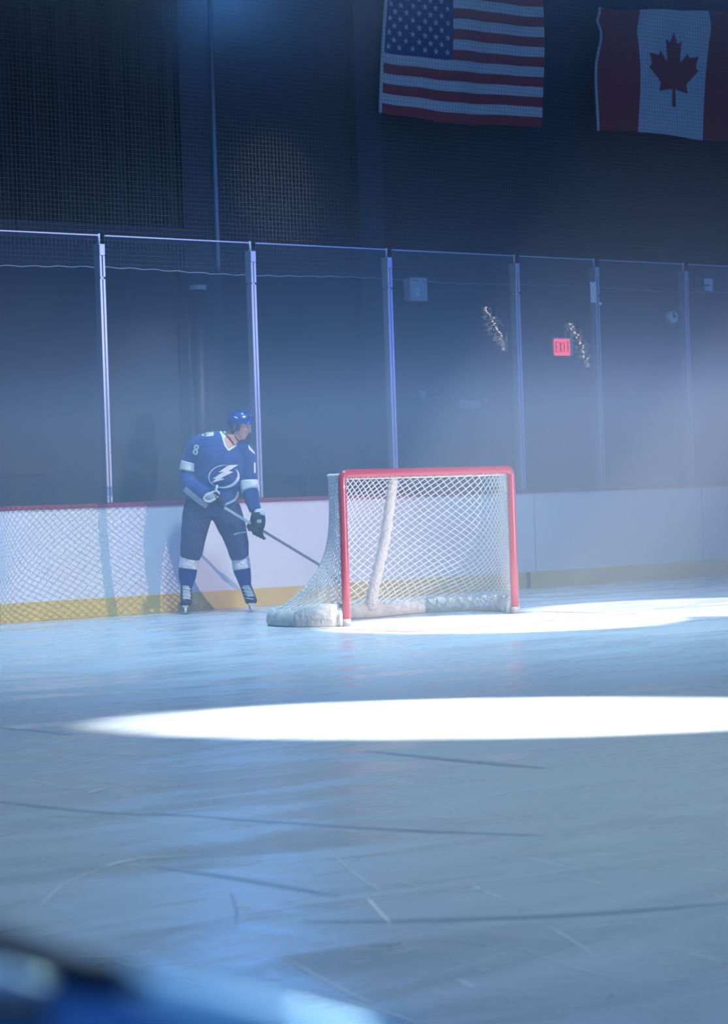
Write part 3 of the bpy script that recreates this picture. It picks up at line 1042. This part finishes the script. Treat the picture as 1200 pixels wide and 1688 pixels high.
# chin strap and ear guard
for s_ in (-1, 1):
    MB().tube([H(0.088 * s_, -0.040, 0.03), H(0.090 * s_, -0.044, -0.02), H(0.084 * s_, -0.03, -0.055), H(0.080 * s_, -0.005, -0.058), H(0.086 * s_, 0.018, -0.02), H(0.088 * s_, 0.018, 0.03)], 0.007, 8).build('ear_guard', M['black'], ho, smooth=True)
MB().tube([H(0.084, -0.018, -0.05), H(0.070, 0.0, -0.09), H(0.04, 0.035, -0.128), H(0, 0.052, -0.143), H(-0.04, 0.035, -0.128), H(-0.070, 0.0, -0.09), H(-0.084, -0.018, -0.05)], 0.006, 6, flat=1).build('chin_strap', M['black'], ho, smooth=True)

# jersey
jm = MB()
loft(jm, [(376, 724, -0.02, 14, 0.075), (372, 728, -0.01, 27, 0.11), (367, 737, 0.0, 38, 0.14), (362, 752, 0.01, 43, 0.165), (361, 775, 0.02, 41, 0.17), (358, 797, 0.02, 40, 0.165), (352, 815, 0.02, 42, 0.165), (349, 829, 0.02, 45, 0.16)], 28)
JL = [(344, 727, -0.02, 13, 0.085), (328, 733, -0.02, 16, 0.085), (320, 750, -0.02, 17, 0.08), (315, 768, -0.02, 16.5, 0.078), (311, 784, -0.01, 15.5, 0.075), (314, 800, 0.07, 15, 0.07), (328, 810, 0.15, 13, 0.06), (341, 816, 0.20, 10, 0.05)]
JR = [(390, 737, -0.02, 14, 0.085), (402, 742, -0.01, 15.5, 0.085), (408, 758, 0.0, 15.5, 0.08), (410, 778, 0.01, 14.5, 0.075), (411, 800, 0.03, 13.5, 0.07), (415, 822, 0.09, 12.5, 0.065), (421, 842, 0.14, 9.5, 0.05)]
loft(jm, JL); loft(jm, JR)
jersey = remeshed(jm, 'jersey', M['jersey'], man, 0.009, 4, 0.006)

# pants
pm = MB()
loft(pm, [(352, 812, 0.0, 36, 0.13), (350, 828, 0.0, 44, 0.15), (350, 842, 0, 47, 0.155), (351, 852, 0, 44, 0.15)], 28)
loft(pm, [(328, 838, 0, 25, 0.145), (323, 860, 0.02, 23.5, 0.135), (319, 885, 0.04, 21, 0.12), (316, 906, 0.04, 19, 0.11), (313, 920, 0.03, 16, 0.10)], 24)
loft(pm, [(370, 838, 0, 26, 0.145), (379, 860, 0.02, 24, 0.135), (388, 885, 0.04, 20.5, 0.12), (393, 906, 0.04, 17.5, 0.11), (395, 921, 0.03, 15, 0.10)], 24)
pants = remeshed(pm, 'hockey_pants', M['pants'], man, 0.009, 4, 0.006)

# socks: blue with a white band below the pants
def sock(secs, band):
    b = MB(); b.sm = True
    loft(b, secs, 24, 8)
    o = b.build('sock', M['sock'], man, smooth=True)
    b = MB(); b.sm = True
    loft(b, band, 24, 6)
    s2 = b.build('sock_band', M['white'], o, smooth=True)
    tag(s2, 'white band of the sock')
    return o
sock([(314, 912, 0.03, 14, 0.085), (311, 926, 0.03, 14.8, 0.088), (309.5, 940, 0.02, 15.2, 0.085), (308.5, 952, 0.01, 14, 0.078), (308, 966, 0.0, 10, 0.062)],
     [(313, 915.5, 0.03, 14.8, 0.092), (311.5, 926, 0.03, 15.5, 0.094), (310, 937, 0.03, 16, 0.092)])
sock([(395, 912, 0.03, 13.5, 0.085), (397, 926, 0.03, 14.2, 0.086), (399, 940, 0.02, 14.2, 0.083), (402, 952, 0.01, 12.2, 0.075), (405, 968, 0.0, 8.8, 0.058)],
     [(395.5, 916, 0.03, 14.3, 0.091), (397, 927, 0.03, 15.0, 0.092), (398.8, 938, 0.03, 15.2, 0.090)])

# sleeve bands
def band(secs, name, parent, m, label=None):
    b = MB(); b.sm = True
    loft(b, secs, 28, 5)
    o = b.build(name, m, parent, smooth=True)
    if label: tag(o, label)
    return o
band([(316.5, 763, -0.02, 18.2, 0.088), (315, 769, -0.02, 18.2, 0.087), (313, 778, -0.015, 17.8, 0.085)], 'sleeve_band', jersey, M['white'], 'white sleeve band')
band([(410.5, 793, 0.025, 15.6, 0.082), (411, 801, 0.035, 15.6, 0.084), (413, 810, 0.06, 15.6, 0.084)], 'sleeve_band', jersey, M['white'], 'white sleeve band')


# decals laid on the cloth
def bvh_of(objs):
    vs, fs = [], []
    for o in objs:
        n = len(vs)
        vs += [o.matrix_world @ v.co for v in o.data.vertices]
        fs += [[n + i for i in p.vertices] for p in o.data.polygons]
    return BVHTree.FromPolygons(vs, fs)
bpy.context.view_layer.update()
CLOTH = bvh_of([jersey, pants])


def decal(name, polys, m, parent, label=None, off=0.006, tree=None):
    tree = tree or CLOTH
    b = MB()
    for poly in polys:
        bm = bmesh.new()
        vs = [bm.verts.new((p[0], p[1], 0)) for p in poly]
        bm.faces.new(vs)
        bmesh.ops.triangulate(bm, faces=bm.faces)
        for _ in range(4):
            long_ = [e for e in bm.edges if e.calc_length() > 2.0]
            if not long_: break
            bmesh.ops.subdivide_edges(bm, edges=long_, cuts=1)
            bmesh.ops.triangulate(bm, faces=bm.faces)
        n = len(b.v)
        vid = {}
        lastd = None
        pts = []
        for i, v in enumerate(bm.verts):
            vid[v] = i
            d = ray(v.co.x, v.co.y)
            hit = tree.ray_cast(EYE, d)
            pts.append((d, hit[3]))
        good = [h for d, h in pts if h is not None and h < 24.5]
        if not good:
            bm.free(); continue
        avg = sum(good) / len(good)
        for d, h in pts:
            if h is None or h > avg + 0.4: h = avg
            b.v.append(EYE + d * (h - off))
        for f in bm.faces:
            b.face([n + vid[v] for v in f.verts])
        bm.free()
    o = b.build(name, m, parent, fixn=False)
    s = o.modifiers.new('s', 'SOLIDIFY'); s.thickness = 0.003; s.offset = 0
    if label: tag(o, label)
    return o


def Z5(x, y): return (280 + x / 7.5, 660 + y / 7.5)
bolt = [Z5(*p) for p in ((848, 795), (722, 802), (603, 888), (664, 884), (528, 966), (575, 968), (496, 1028), (676, 972), (628, 962), (784, 884), (728, 872))]
def ring_poly(cx, cy, rx, ry, a0, a1, w0, w1, n=26, rot=-8):
    out, inn = [], []
    for i in range(n + 1):
        t = i / n; a = R(a0 + (a1 - a0) * t)
        wd = w0 + (w1 - w0) * math.sin(math.pi * t)
        for L_, k_ in ((out, 0.5), (inn, -0.5)):
            x_, y_ = (rx + wd * k_) * math.cos(a), -(ry + wd * k_) * math.sin(a)
            c, s = math.cos(R(rot)), math.sin(R(rot))
            L_.append((cx + x_ * c - y_ * s, cy + x_ * s + y_ * c))
    return [[out[i], out[i + 1], inn[i + 1], inn[i]] for i in range(n)]
rc = Z5(665, 940)
ringp = ring_poly(rc[0], rc[1], 24.6, 18.2, -120, 30, 0.8, 4.6) + ring_poly(rc[0], rc[1], 24.6, 18.2, 70, 235, 0.5, 1.5, 26)
em = decal('chest_emblem', [bolt] + ringp, M['white'], jersey, 'white lightning bolt in a ring')

# hem trim, shoulder patches, collar, numbers
def strip(pts, wd):
    out = []
    for i in range(len(pts) - 1):
        (x0_, y0_), (x1_, y1_) = pts[i], pts[i + 1]
        dx, dy = x1_ - x0_, y1_ - y0_; L_ = math.hypot(dx, dy) or 1
        nx_, ny_ = -dy / L_ * wd / 2, dx / L_ * wd / 2
        e = 0.08
        out.append([(x0_ - dx * e + nx_, y0_ - dy * e + ny_), (x1_ + dx * e + nx_, y1_ + dy * e + ny_), (x1_ + dx * e - nx_, y1_ + dy * e - ny_), (x0_ - dx * e - nx_, y0_ - dy * e - ny_)])
    return out
decal('hem_trim', strip([(305, 806), (313, 813), (323, 822), (332, 829), (341, 834)], 8.5), M['silver'], jersey, 'grey hem trim')
decal('hem_trim', strip([(393, 811), (391, 818), (387, 824), (380, 828), (373, 831), (370, 835)], 3.6), M['silver'], jersey, 'grey hem trim')
decal('shoulder_patch', [[(333, 716), (342, 712.5), (352, 711.5), (352, 718), (343, 719.5), (334, 719)]], M['white'], jersey)
decal('shoulder_patch', [[(409, 733), (413, 738), (419, 745), (420.5, 749), (415, 745), (410, 740)]], M['white'], jersey)
decal('collar', strip([(364, 712), (367, 720), (369, 728), (371.5, 735), (377, 742), (383, 738), (389, 734)], 2.6), M['white'], jersey, 'white V collar')
decal('collar', [[(361.5, 712), (373, 711), (371, 722), (367.5, 722)]], M['white'], jersey)
# bare neck showing inside the V
decal('neck_opening', [[(368.5, 722), (374, 716), (386, 716), (389, 733), (383, 737), (377, 740.5), (372, 733)]], M['skin'], body, 'bare neck inside the collar', off=0.004)
def ringp2(cx, cy, rx, ry, wd, rot=15): return ring_poly(cx, cy, rx, ry, 0, 360, wd, wd, 18, rot)
decal('sleeve_number', ringp2(323.6, 737.2, 2.9, 3.0, 2.2) + ringp2(322.0, 745.0, 3.1, 3.6, 2.2), M['white'], jersey, 'white number 8')
decal('sleeve_number', [[(418.5, 763), (421, 762), (421.4, 779), (418.8, 780)]], M['white'], jersey, 'white number edge')
decal('thigh_trim', strip([(386, 881), (394, 878.5), (405, 877)], 2.4), M['silver'], pants, 'thin grey trim')

# gloves
def glove(c, ax, up_, t0, name='glove', mirror=1):
    return None
gl = MB(); gl.sm = True
loft(gl, [(425, 846, 0.15, 10.5, 0.060), (425, 855, 0.16, 12.5, 0.066), (424, 866, 0.17, 12.5, 0.062), (422, 876, 0.17, 9.5, 0.045)], 20, 5)
g1 = gl.build('glove', M['black'], man, smooth=True)
for k in range(4):
    f0 = [(416 + 4.6 * k, 868 + 1.6 * k), (417 + 5.0 * k, 875 + 2.4 * k), (419 + 5.2 * k, 880 + 2.6 * k), (423 + 4.6 * k, 881 + 2.2 * k)]
    tt = [0.20, 0.245, 0.225, 0.18]
    MB().tube([P(a_, b_, t_) for (a_, b_), t_ in zip(f0, tt)], [px(2.7), px(2.7), px(2.4), px(2.0)], 8).build('glove_finger', M['black'], g1, smooth=True)
MB().tube([P(414, 860, 0.16), P(409, 868, 0.18), P(411, 873, 0.20), P(417, 874, 0.21)], [px(3.2), px(3), px(2.7), px(2.2)], 8).build('glove_thumb', M['black'], g1, smooth=True)
b = MB(); b.sm = True
loft(b, [(427, 840, 0.14, 7.5, 0.052), (427.5, 845, 0.145, 9.5, 0.060), (427, 851, 0.155, 9.8, 0.062)], 20, 4)
tag(b.build('glove_cuff', M['white'], g1, smooth=True), 'white rolled cuff')
decal('glove_label', [[(423, 857), (430, 856), (431, 861), (424, 862)]], M['silver'], g1, tree=bvh_of([g1]))

gl = MB(); gl.sm = True
loft(gl, [(339, 821, 0.20, 7.5, 0.045), (346, 820, 0.215, 8.8, 0.052), (354, 817, 0.225, 7.5, 0.045), (360, 814, 0.22, 4.5, 0.03)], 20, 5)
g2_ = gl.build('glove', M['silver'], man, smooth=True)
b = MB(); b.sm = True
b.tube([P(*q, 0.262) for q in ((338, 817), (347, 813.5), (356, 809), (361, 812), (360, 818), (353, 823.5), (345, 827), (338, 825.5), (335.5, 821))], px(1.7), 8, closed=True)
tag(b.build('glove_edge', M['white'], g2_, smooth=True), 'white piped edge')
MB().tube([P(354, 812, 0.27), P(357, 805, 0.25), (P(358, 800, 0.24))], px(2.0), 8).build('wrist_strap', M['white'], g2_, smooth=True)
for k in range(4):
    MB().tube([P(354 + 2.2 * k, 815 + 1.5 * k, 0.25), P(357 + 2.6 * k, 821 + 2.0 * k, 0.262), P(354 + 3.0 * k, 826 + 1.8 * k, 0.245), P(350 + 3 * k, 825 + 2 * k, 0.21)], px(2.2), 8).build('glove_finger', M['black'], g2_, smooth=True)
MB().tube([P(350, 812, 0.24), P(356, 812, 0.265), P(362, 818, 0.262)], px(2.4), 8).build('glove_thumb', M['black'], g2_, smooth=True)

# skates
def skate(ank, heel_l, toe, bl0, bl1, yaw_t):
    """ank: ankle px; toe towards the viewer"""
    e = empty('skate', P(ank[0], ank[1]))
    e.parent = man; e.matrix_parent_inverse = man.matrix_basis.inverted()
    return e
def build_skate(cx, top, bot, ice_y, tx, lean):
    s = MB(); s.sm = True
    # boot shaft
    loft(s, [(cx, top, 0.0, 9.5, 0.062), (cx + lean * 0.5, top + 12, 0.005, 9.5, 0.06), (cx + lean, top + 22, 0.02, 9.8, 0.075), (cx + lean * 1.15, top + 29, 0.03, 9.6, 0.09)], 18, 5)
    # foot
    c0 = P(cx + lean, bot - 6, -0.03); c1 = P(cx + lean + tx, bot - 4, 0.17)
    b_ = c1 - c0
    rr = []
    for i in range(9):
        t = i / 8
        c = c0 + b_ * t
        wd = 0.048 + 0.008 * math.sin(math.pi * t); hh = 0.048 - 0.014 * t
        if t > 0.9: wd *= 0.6; hh *= 0.7
        side = b_.normalized().cross(UP).normalized()
        rr.append([c + side * math.cos(a_) * wd + UP * math.sin(a_) * hh for a_ in [2 * math.pi * j / 16 for j in range(16)]])
    s.rings(rr)
    boot = remeshed(s, 'skate', M['black'], man, 0.008, 3)
    # lace panel and tongue
    tr = bvh_of([boot])
    decal('tongue', [[(cx - 6 + lean * 0.1, top + 1), (cx + 5 + lean * 0.2, top + 1), (cx + 7 + lean, bot - 12), (cx - 5 + lean, bot - 11)]], M['silver'], boot, 'pale tongue and laces', tree=tr, off=0.005)
    lac = []
    for k in range(4):
        y_ = top + 5 + k * 5.5; x_ = cx + lean * (k / 4) * 0.9 + 1
        lac += strip([(x_ - 6, y_), (x_ + 6, y_ + 2.2)], 1.1)
    decal('lace', lac, M['white'], boot, tree=tr, off=0.009)
    # holder and blade
    fz = P(cx + lean + tx * 0.4, ice_y, 0.06); fz.z = 0
    d_ = Vector((b_.x, b_.y, 0)).normalized()
    sd_ = d_.cross(UP)
    hl = MB()
    for k_, l_ in ((-0.085, 0.028), (0.085, 0.034)):
        cc = fz + d_ * k_
        z0_ = 0.028
        z1_ = (c0 + b_ * 0.5).z - 0.02
        hl.rings([[cc + d_ * (sx * l_ * w1_) + sd_ * sy * w2_ + UP * z_ for sx, sy in ((-1, -1), (1, -1), (1, 1), (-1, 1))] for z_, w1_, w2_ in ((z0_, 1.3, 0.009), ((z0_ + z1_) / 2, 0.85, 0.012), (z1_, 1.2, 0.034))])
    hl.obox(fz + UP * 0.03, d_ * 0.135, sd_ * 0.008, UP * 0.010)
    hl.build('blade_holder', M['white'], boot, bevel=0.003)
    bl_ = MB()
    prof = [(-0.145, 0.022), (-0.14, 0.006), (-0.11, 0.0), (0.11, 0.0), (0.145, 0.008), (0.15, 0.022)]
    bl_.prism([fz + d_ * a_ + UP * (b__ + 0.0) - sd_ * 0.002 for a_, b__ in prof], sd_ * 0.004)
    bl_.build('blade', M['steel'], boot)
build_skate(307, 964, 999, 1010, -1, 0)
build_skate(404.5, 964, 995, 1007, 3, 8)

# stick held in both gloves
st = tag(empty('hockey_stick', P(430, 876, 0.17)), 'dark hockey stick held low across the player, reaching behind the goal net', 'stick')
A_ = P(362, 832, 0.225); Bq = P(430, 873, 0.185); Cq = P(537, 937.5, 0.12)
dirn = (Cq - Bq).normalized()
Dq = Bq + dirn * ((Cq - Bq).length + 0.0)
sh = MB()
def shaft(a, b, wa, wb):
    t = (b - a).normalized(); s_ = t.cross(UP).normalized(); n_ = s_.cross(t)
    sh.rings([[p + s_ * sx * wa + n_ * sz * wb for sx, sz in ((-1, -1), (1, -1), (1, 1), (-1, 1))] for p in (a, b)])
shaft(A_, Bq, 0.011, 0.0125)
sho = sh.build('shaft', M['silver'], st, bevel=0.003)
tag(sho, 'silver upper shaft')
sh = MB(); shaft(Bq, Dq, 0.0105, 0.0125)
tag(sh.build('shaft', M['shaft'], st, bevel=0.003), 'dark lower shaft')
t_ = dirn
MB().tube([A_ - (Bq - A_).normalized() * 0.02, A_ + (Bq - A_).normalized() * 0.05], 0.018, 10).build('butt_tape', M['tape'], st, smooth=True)
bd_ = MB()
t2 = (RTH * 0.35 + HD * 0.60 - UP * 0.55).normalized()
rings = []
for i in range(8):
    t = i / 7
    c = Dq + t2 * 0.24 * t + RTH * 0.03 * t * t
    hh = 0.034 * (1 - 0.25 * t)
    rings.append([c + UP * hh, c + UP * hh + RTH * 0.008, c - UP * hh + RTH * 0.008, c - UP * hh])
bd_.rings(rings)
bd_.build('blade', M['tape'], st, bevel=0.003)

# ------------------------------------------------------------------ marks in the ice
sc = MB()
def ice_curve(pts, wd, z=0.0012):
    """thin flat strip on the ice through photo points"""
    W = catmull([on_ice(*p) for p in pts], 10)
    L_, Rr = [], []
    for i, p in enumerate(W):
        t = (W[min(i + 1, len(W) - 1)] - W[max(i - 1, 0)]).normalized()
        n_ = Vector((-t.y, t.x, 0)) * wd / 2 * min(1, 4 * min(i, len(W) - 1 - i) / len(W) + 0.15)
        L_.append(p + n_ + UP * z); Rr.append(p - n_ + UP * z)
    return L_, Rr
def add_strip(mb, pts, wd, z=0.0012):
    L_, Rr = ice_curve(pts, wd, z)
    n = len(mb.v)
    mb.v += L_ + Rr
    k = len(L_)
    for i in range(k - 1):
        mb.face((n + i, n + k + i, n + k + i + 1, n + i + 1))
sets = [([(603, 1478), (622, 1500), (645, 1524)], 0.012), ([(160, 1432), (230, 1416), (330, 1410)], 0.016), ([(140, 1308), (160, 1303), (180, 1300)], 0.02),
        ([(540, 1400), (590, 1445), (640, 1475)], 0.006), ([(470, 1580), (560, 1630), (640, 1665)], 0.008), ([(750, 1614), (768, 1622), (785, 1630)], 0.012),
        ([(240, 1494), (300, 1487), (345, 1482)], 0.01), ([(780, 1462), (800, 1470), (835, 1485)], 0.008), ([(440, 1303), (460, 1305), (485, 1306)], 0.014),
        ([(60, 1500), (110, 1455), (190, 1425)], 0.006), ([(170, 1240), (240, 1246), (300, 1244)], 0.012), ([(900, 1525), (950, 1555), (985, 1580)], 0.006),
        ([(850, 1560), (1000, 1610), (1180, 1640)], 0.005), ([(560, 1645), (620, 1662), (700, 1690)], 0.01)]
for p_, w_ in sets: add_strip(sc, p_, w_)
rs = random.Random(3)
for _ in range(150):
    x_, y_ = rs.uniform(0, 1200), 1235 + 430 * rs.random() ** 0.8
    L_ = rs.uniform(12, 90); a_ = rs.uniform(-0.5, 0.6)
    add_strip(sc, [(x_, y_), (x_ + L_ / 2, y_ + L_ / 2 * a_ * 0.4 + rs.uniform(-2, 2)), (x_ + L_, y_ + L_ * a_ * 0.4)], rs.uniform(0.004, 0.009))
for _ in range(130):
    x_, y_ = rs.uniform(0, 1200), rs.uniform(1240, 1680)
    add_strip(sc, [(x_, y_), (x_ + 1.5, y_ + 0.3), (x_ + rs.uniform(3, 6), y_ + 0.5)], 0.008)
so = sc.build('skate_scratches', M['scratch'], fixn=False)
tag(so, 'fine white skate scratches all over the ice in the foreground', 'scratches', kind='stuff')
dk = MB()
for p_, w_ in [([(500, 1520), (700, 1517), (950, 1508), (1210, 1488)], 0.05), ([(250, 1340), (480, 1357), (700, 1370), (900, 1378)], 0.035),
               ([(0, 1322), (150, 1338), (300, 1345)], 0.03), ([(250, 1428), (400, 1450), (560, 1478)], 0.04), ([(600, 1238), (760, 1254), (900, 1267)], 0.06),
               ([(380, 1470), (390, 1500), (388, 1530)], 0.008), ([(610, 1560), (635, 1558), (660, 1554)], 0.02), ([(0, 1200), (60, 1205), (120, 1212)], 0.03)]:
    add_strip(dk, p_, w_, 0.0008)
do = dk.build('ice_mark', M['mark'], ice, fixn=False)
tag(do, 'darker worn lines in the ice', kind='stuff')

# ------------------------------------------------------------------ blurred padded rail at the lower left, close to the viewer
near = tag(empty('padded_rail', EYE + HD * 0.9 + Vector((-0.1, 0, -1.0646))), 'out-of-focus glossy blue and black shape across the bottom left corner', 'rail')
M['railblue'] = mat('rail_blue', (0.22, 0.42, 0.70), 0.28, coat=0.5)
M['railpale'] = mat('rail_pale', (0.50, 0.74, 0.90), 0.30, coat=0.4)
M['railblack'] = mat('rail_black', (0.008, 0.009, 0.02), 0.5)
def Q(px_, py_, d): 
    r__ = ray(px_, py_); return EYE + r__ * (d / r__.dot(FW))
D0 = 0.85
def sweep(pts, rad, name, m):
    C_ = catmull([Q(a_, b_, d_) for a_, b_, d_ in pts], 8)
    return MB().tube(C_, rad, 16).build(name, m, near, smooth=True)
sweep([(-260, 1640, D0 + .02), (-60, 1668, D0 + .01), (130, 1692, D0), (300, 1722, D0 - .02), (470, 1762, D0 - .04), (640, 1810, D0 - .06)], 0.0245, 'cushion', M['railpale'])
sweep([(-250, 1650, D0 - .03), (-60, 1672, D0 - .03), (90, 1706, D0 - .04), (230, 1760, D0 - .05)], 0.021, 'cushion_inner', M['railblue'])
sweep([(-200, 1500, D0 - .05), (-40, 1545, D0 - .05), (90, 1590, D0 - .05), (170, 1608, D0 - .05), (260, 1632, D0 - .05)], [0.0055] * 24 + [0.0055 * (1 - i / 9) + 0.0006 for i in range(9)], 'black_strap', M['railblack'])
sweep([(-200, 1660, D0 - .07), (-40, 1664, D0 - .07), (80, 1672, D0 - .07)], 0.005, 'black_strap', M['railblack'])
tq = Q(100, 1740, D0)
MB().tube([tq, Vector((tq.x, tq.y, 0))], 0.02, 12).build('support_post', M['railblack'], near, smooth=True)

# ------------------------------------------------------------------ added glowing specks, unseen themselves, shaped to mirror in the glass as streaks
M['led'] = mat('led', (0.8, 0.8, 0.8), 0.5, emit=(1.0, 0.93, 0.80), estr=9)
M['leddim'] = mat('led_dim', (0.8, 0.8, 0.8), 0.5, emit=(0.9, 0.92, 1.0), estr=2.2)

def streak_lamp(pxc, pyc, pane_y, label):
    """curved LED cluster; its reflection appears in the pane"""
    nn = Vector((0, -math.cos(TILT), -math.sin(TILT)))
    def refl(px_, py_, L):
        d = ray(px_, py_); p = EYE + d * ((pane_y - EYE.y) / d.y)
        r__ = d - nn * 2 * d.dot(nn)
        return p + r__ * L
    e = empty('led_lamp', refl(pxc, pyc, 40.0)); tag(e, label, 'lamp', 'curved LED lamps reflected in the glass')
    b1, b2 = MB(), MB()
    rs_ = random.Random(int(pxc))
    for k in range(26):
        t = k / 25
        x_ = pxc + (-14 + 30 * t + 6 * math.sin(t * 3.0)) + rs_.uniform(-3.2, 3.2); y_ = pyc - 34 + 72 * t + rs_.uniform(-1, 1)
        c = refl(x_, y_, 40.0)
        s_ = 0.010 + 0.012 * rs_.random() * (1 - abs(2 * t - 0.8) * 0.6)
        b1.obox(c, (s_, 0, 0), (0, s_, 0), (0, 0, s_))
    for k in range(150):  # dim specks added as the halo round the streak
        t = rs_.random(); u = rs_.uniform(-1, 1)
        x_ = pxc + (-14 + 34 * t) + u * 17 * math.sin(math.pi * min(1, t * 0.85 + 0.12)); y_ = pyc - 34 + 72 * t
        x_ = round(x_ / 3.6) * 3.6
        c = refl(x_, y_, 40.2)
        b2.obox(c, (0.012, 0, 0), (0, 0.012, 0), (0, 0, 0.012))
    tag(b1.build('bright_diodes', M['led'], e), kind='stuff'); tag(b2.build('dim_diodes', M['leddim'], e), kind='stuff')
    # carrying frame
    p0 = refl(pxc, pyc + 45, 40.6)
    MB().tube([refl(pxc, pyc - 40, 40.6), p0, Vector((p0.x, p0.y, 0))], 0.05, 8).build('lamp_mast', M['dark'], e)
streak_lamp(810, 541, 0.06, 'speckled streak of light mirrored in the glass, left of the exit sign')
streak_lamp(948, 567, 0.06, 'speckled streak of light mirrored in the glass, touching the exit sign on its right')

# ------------------------------------------------------------------ haze
def haze_mat():
    m = bpy.data.materials.new('haze')
    m.use_nodes = True
    nt = m.node_tree
    nt.nodes.remove(nt.nodes['Principled BSDF'])
    vs_ = nt.nodes.new('ShaderNodeVolumeScatter')
    vs_.inputs['Color'].default_value = (0.74, 0.90, 1.0, 1)
    vs_.inputs['Anisotropy'].default_value = 0.2
    tc = nt.nodes.new('ShaderNodeTexCoord'); sp = nt.nodes.new('ShaderNodeSeparateXYZ')
    nt.links.new(tc.outputs['Object'], sp.inputs[0])
    cr_ = nt.nodes.new('ShaderNodeFloatCurve')
    mr = nt.nodes.new('ShaderNodeMapRange'); mr.inputs[1].default_value = 0; mr.inputs[2].default_value = 9
    nt.links.new(sp.outputs['Z'], mr.inputs[0])
    c = cr_.mapping.curves[0]
    c.points[0].location = (0, 1); c.points[1].location = (1, 0.35)
    for p_ in ((0.18, 1.0), (0.23, 0.60), (0.29, 0.22), (0.38, 0.07), (0.55, 0.015), (0.65, 0.14), (0.78, 0.35)): c.points.new(*p_)
    cr_.mapping.update()
    nt.links.new(mr.outputs[0], cr_.inputs['Value'])
    mu = nt.nodes.new('ShaderNodeMath'); mu.operation = 'MULTIPLY'; mu.inputs[1].default_value = 0.092
    nt.links.new(cr_.outputs[0], mu.inputs[0])
    dp = nt.nodes.new('ShaderNodeVectorMath'); dp.operation = 'DOT_PRODUCT'; dp.inputs[1].default_value = (0.624, 0.781, 0)
    nt.links.new(tc.outputs['Object'], dp.inputs[0])
    rg = nt.nodes.new('ShaderNodeMapRange'); rg.interpolation_type = 'SMOOTHSTEP'; rg.inputs[1].default_value = -1.5; rg.inputs[2].default_value = 6.0
    nt.links.new(dp.outputs['Value'], rg.inputs[0])
    mu2 = nt.nodes.new('ShaderNodeMath'); mu2.operation = 'MULTIPLY'
    nt.links.new(mu.outputs[0], mu2.inputs[0]); nt.links.new(rg.outputs[0], mu2.inputs[1]); nt.links.new(mu2.outputs[0], vs_.inputs['Density'])
    nt.links.new(vs_.outputs[0], nt.nodes['Material Output'].inputs['Volume'])
    return m
hz = MB().box((2, -15.5, 0.004), (34, 3.7, 9.0)).build('haze', haze_mat())
tag(hz, 'thin blue haze hanging over the ice', 'haze', kind='stuff')
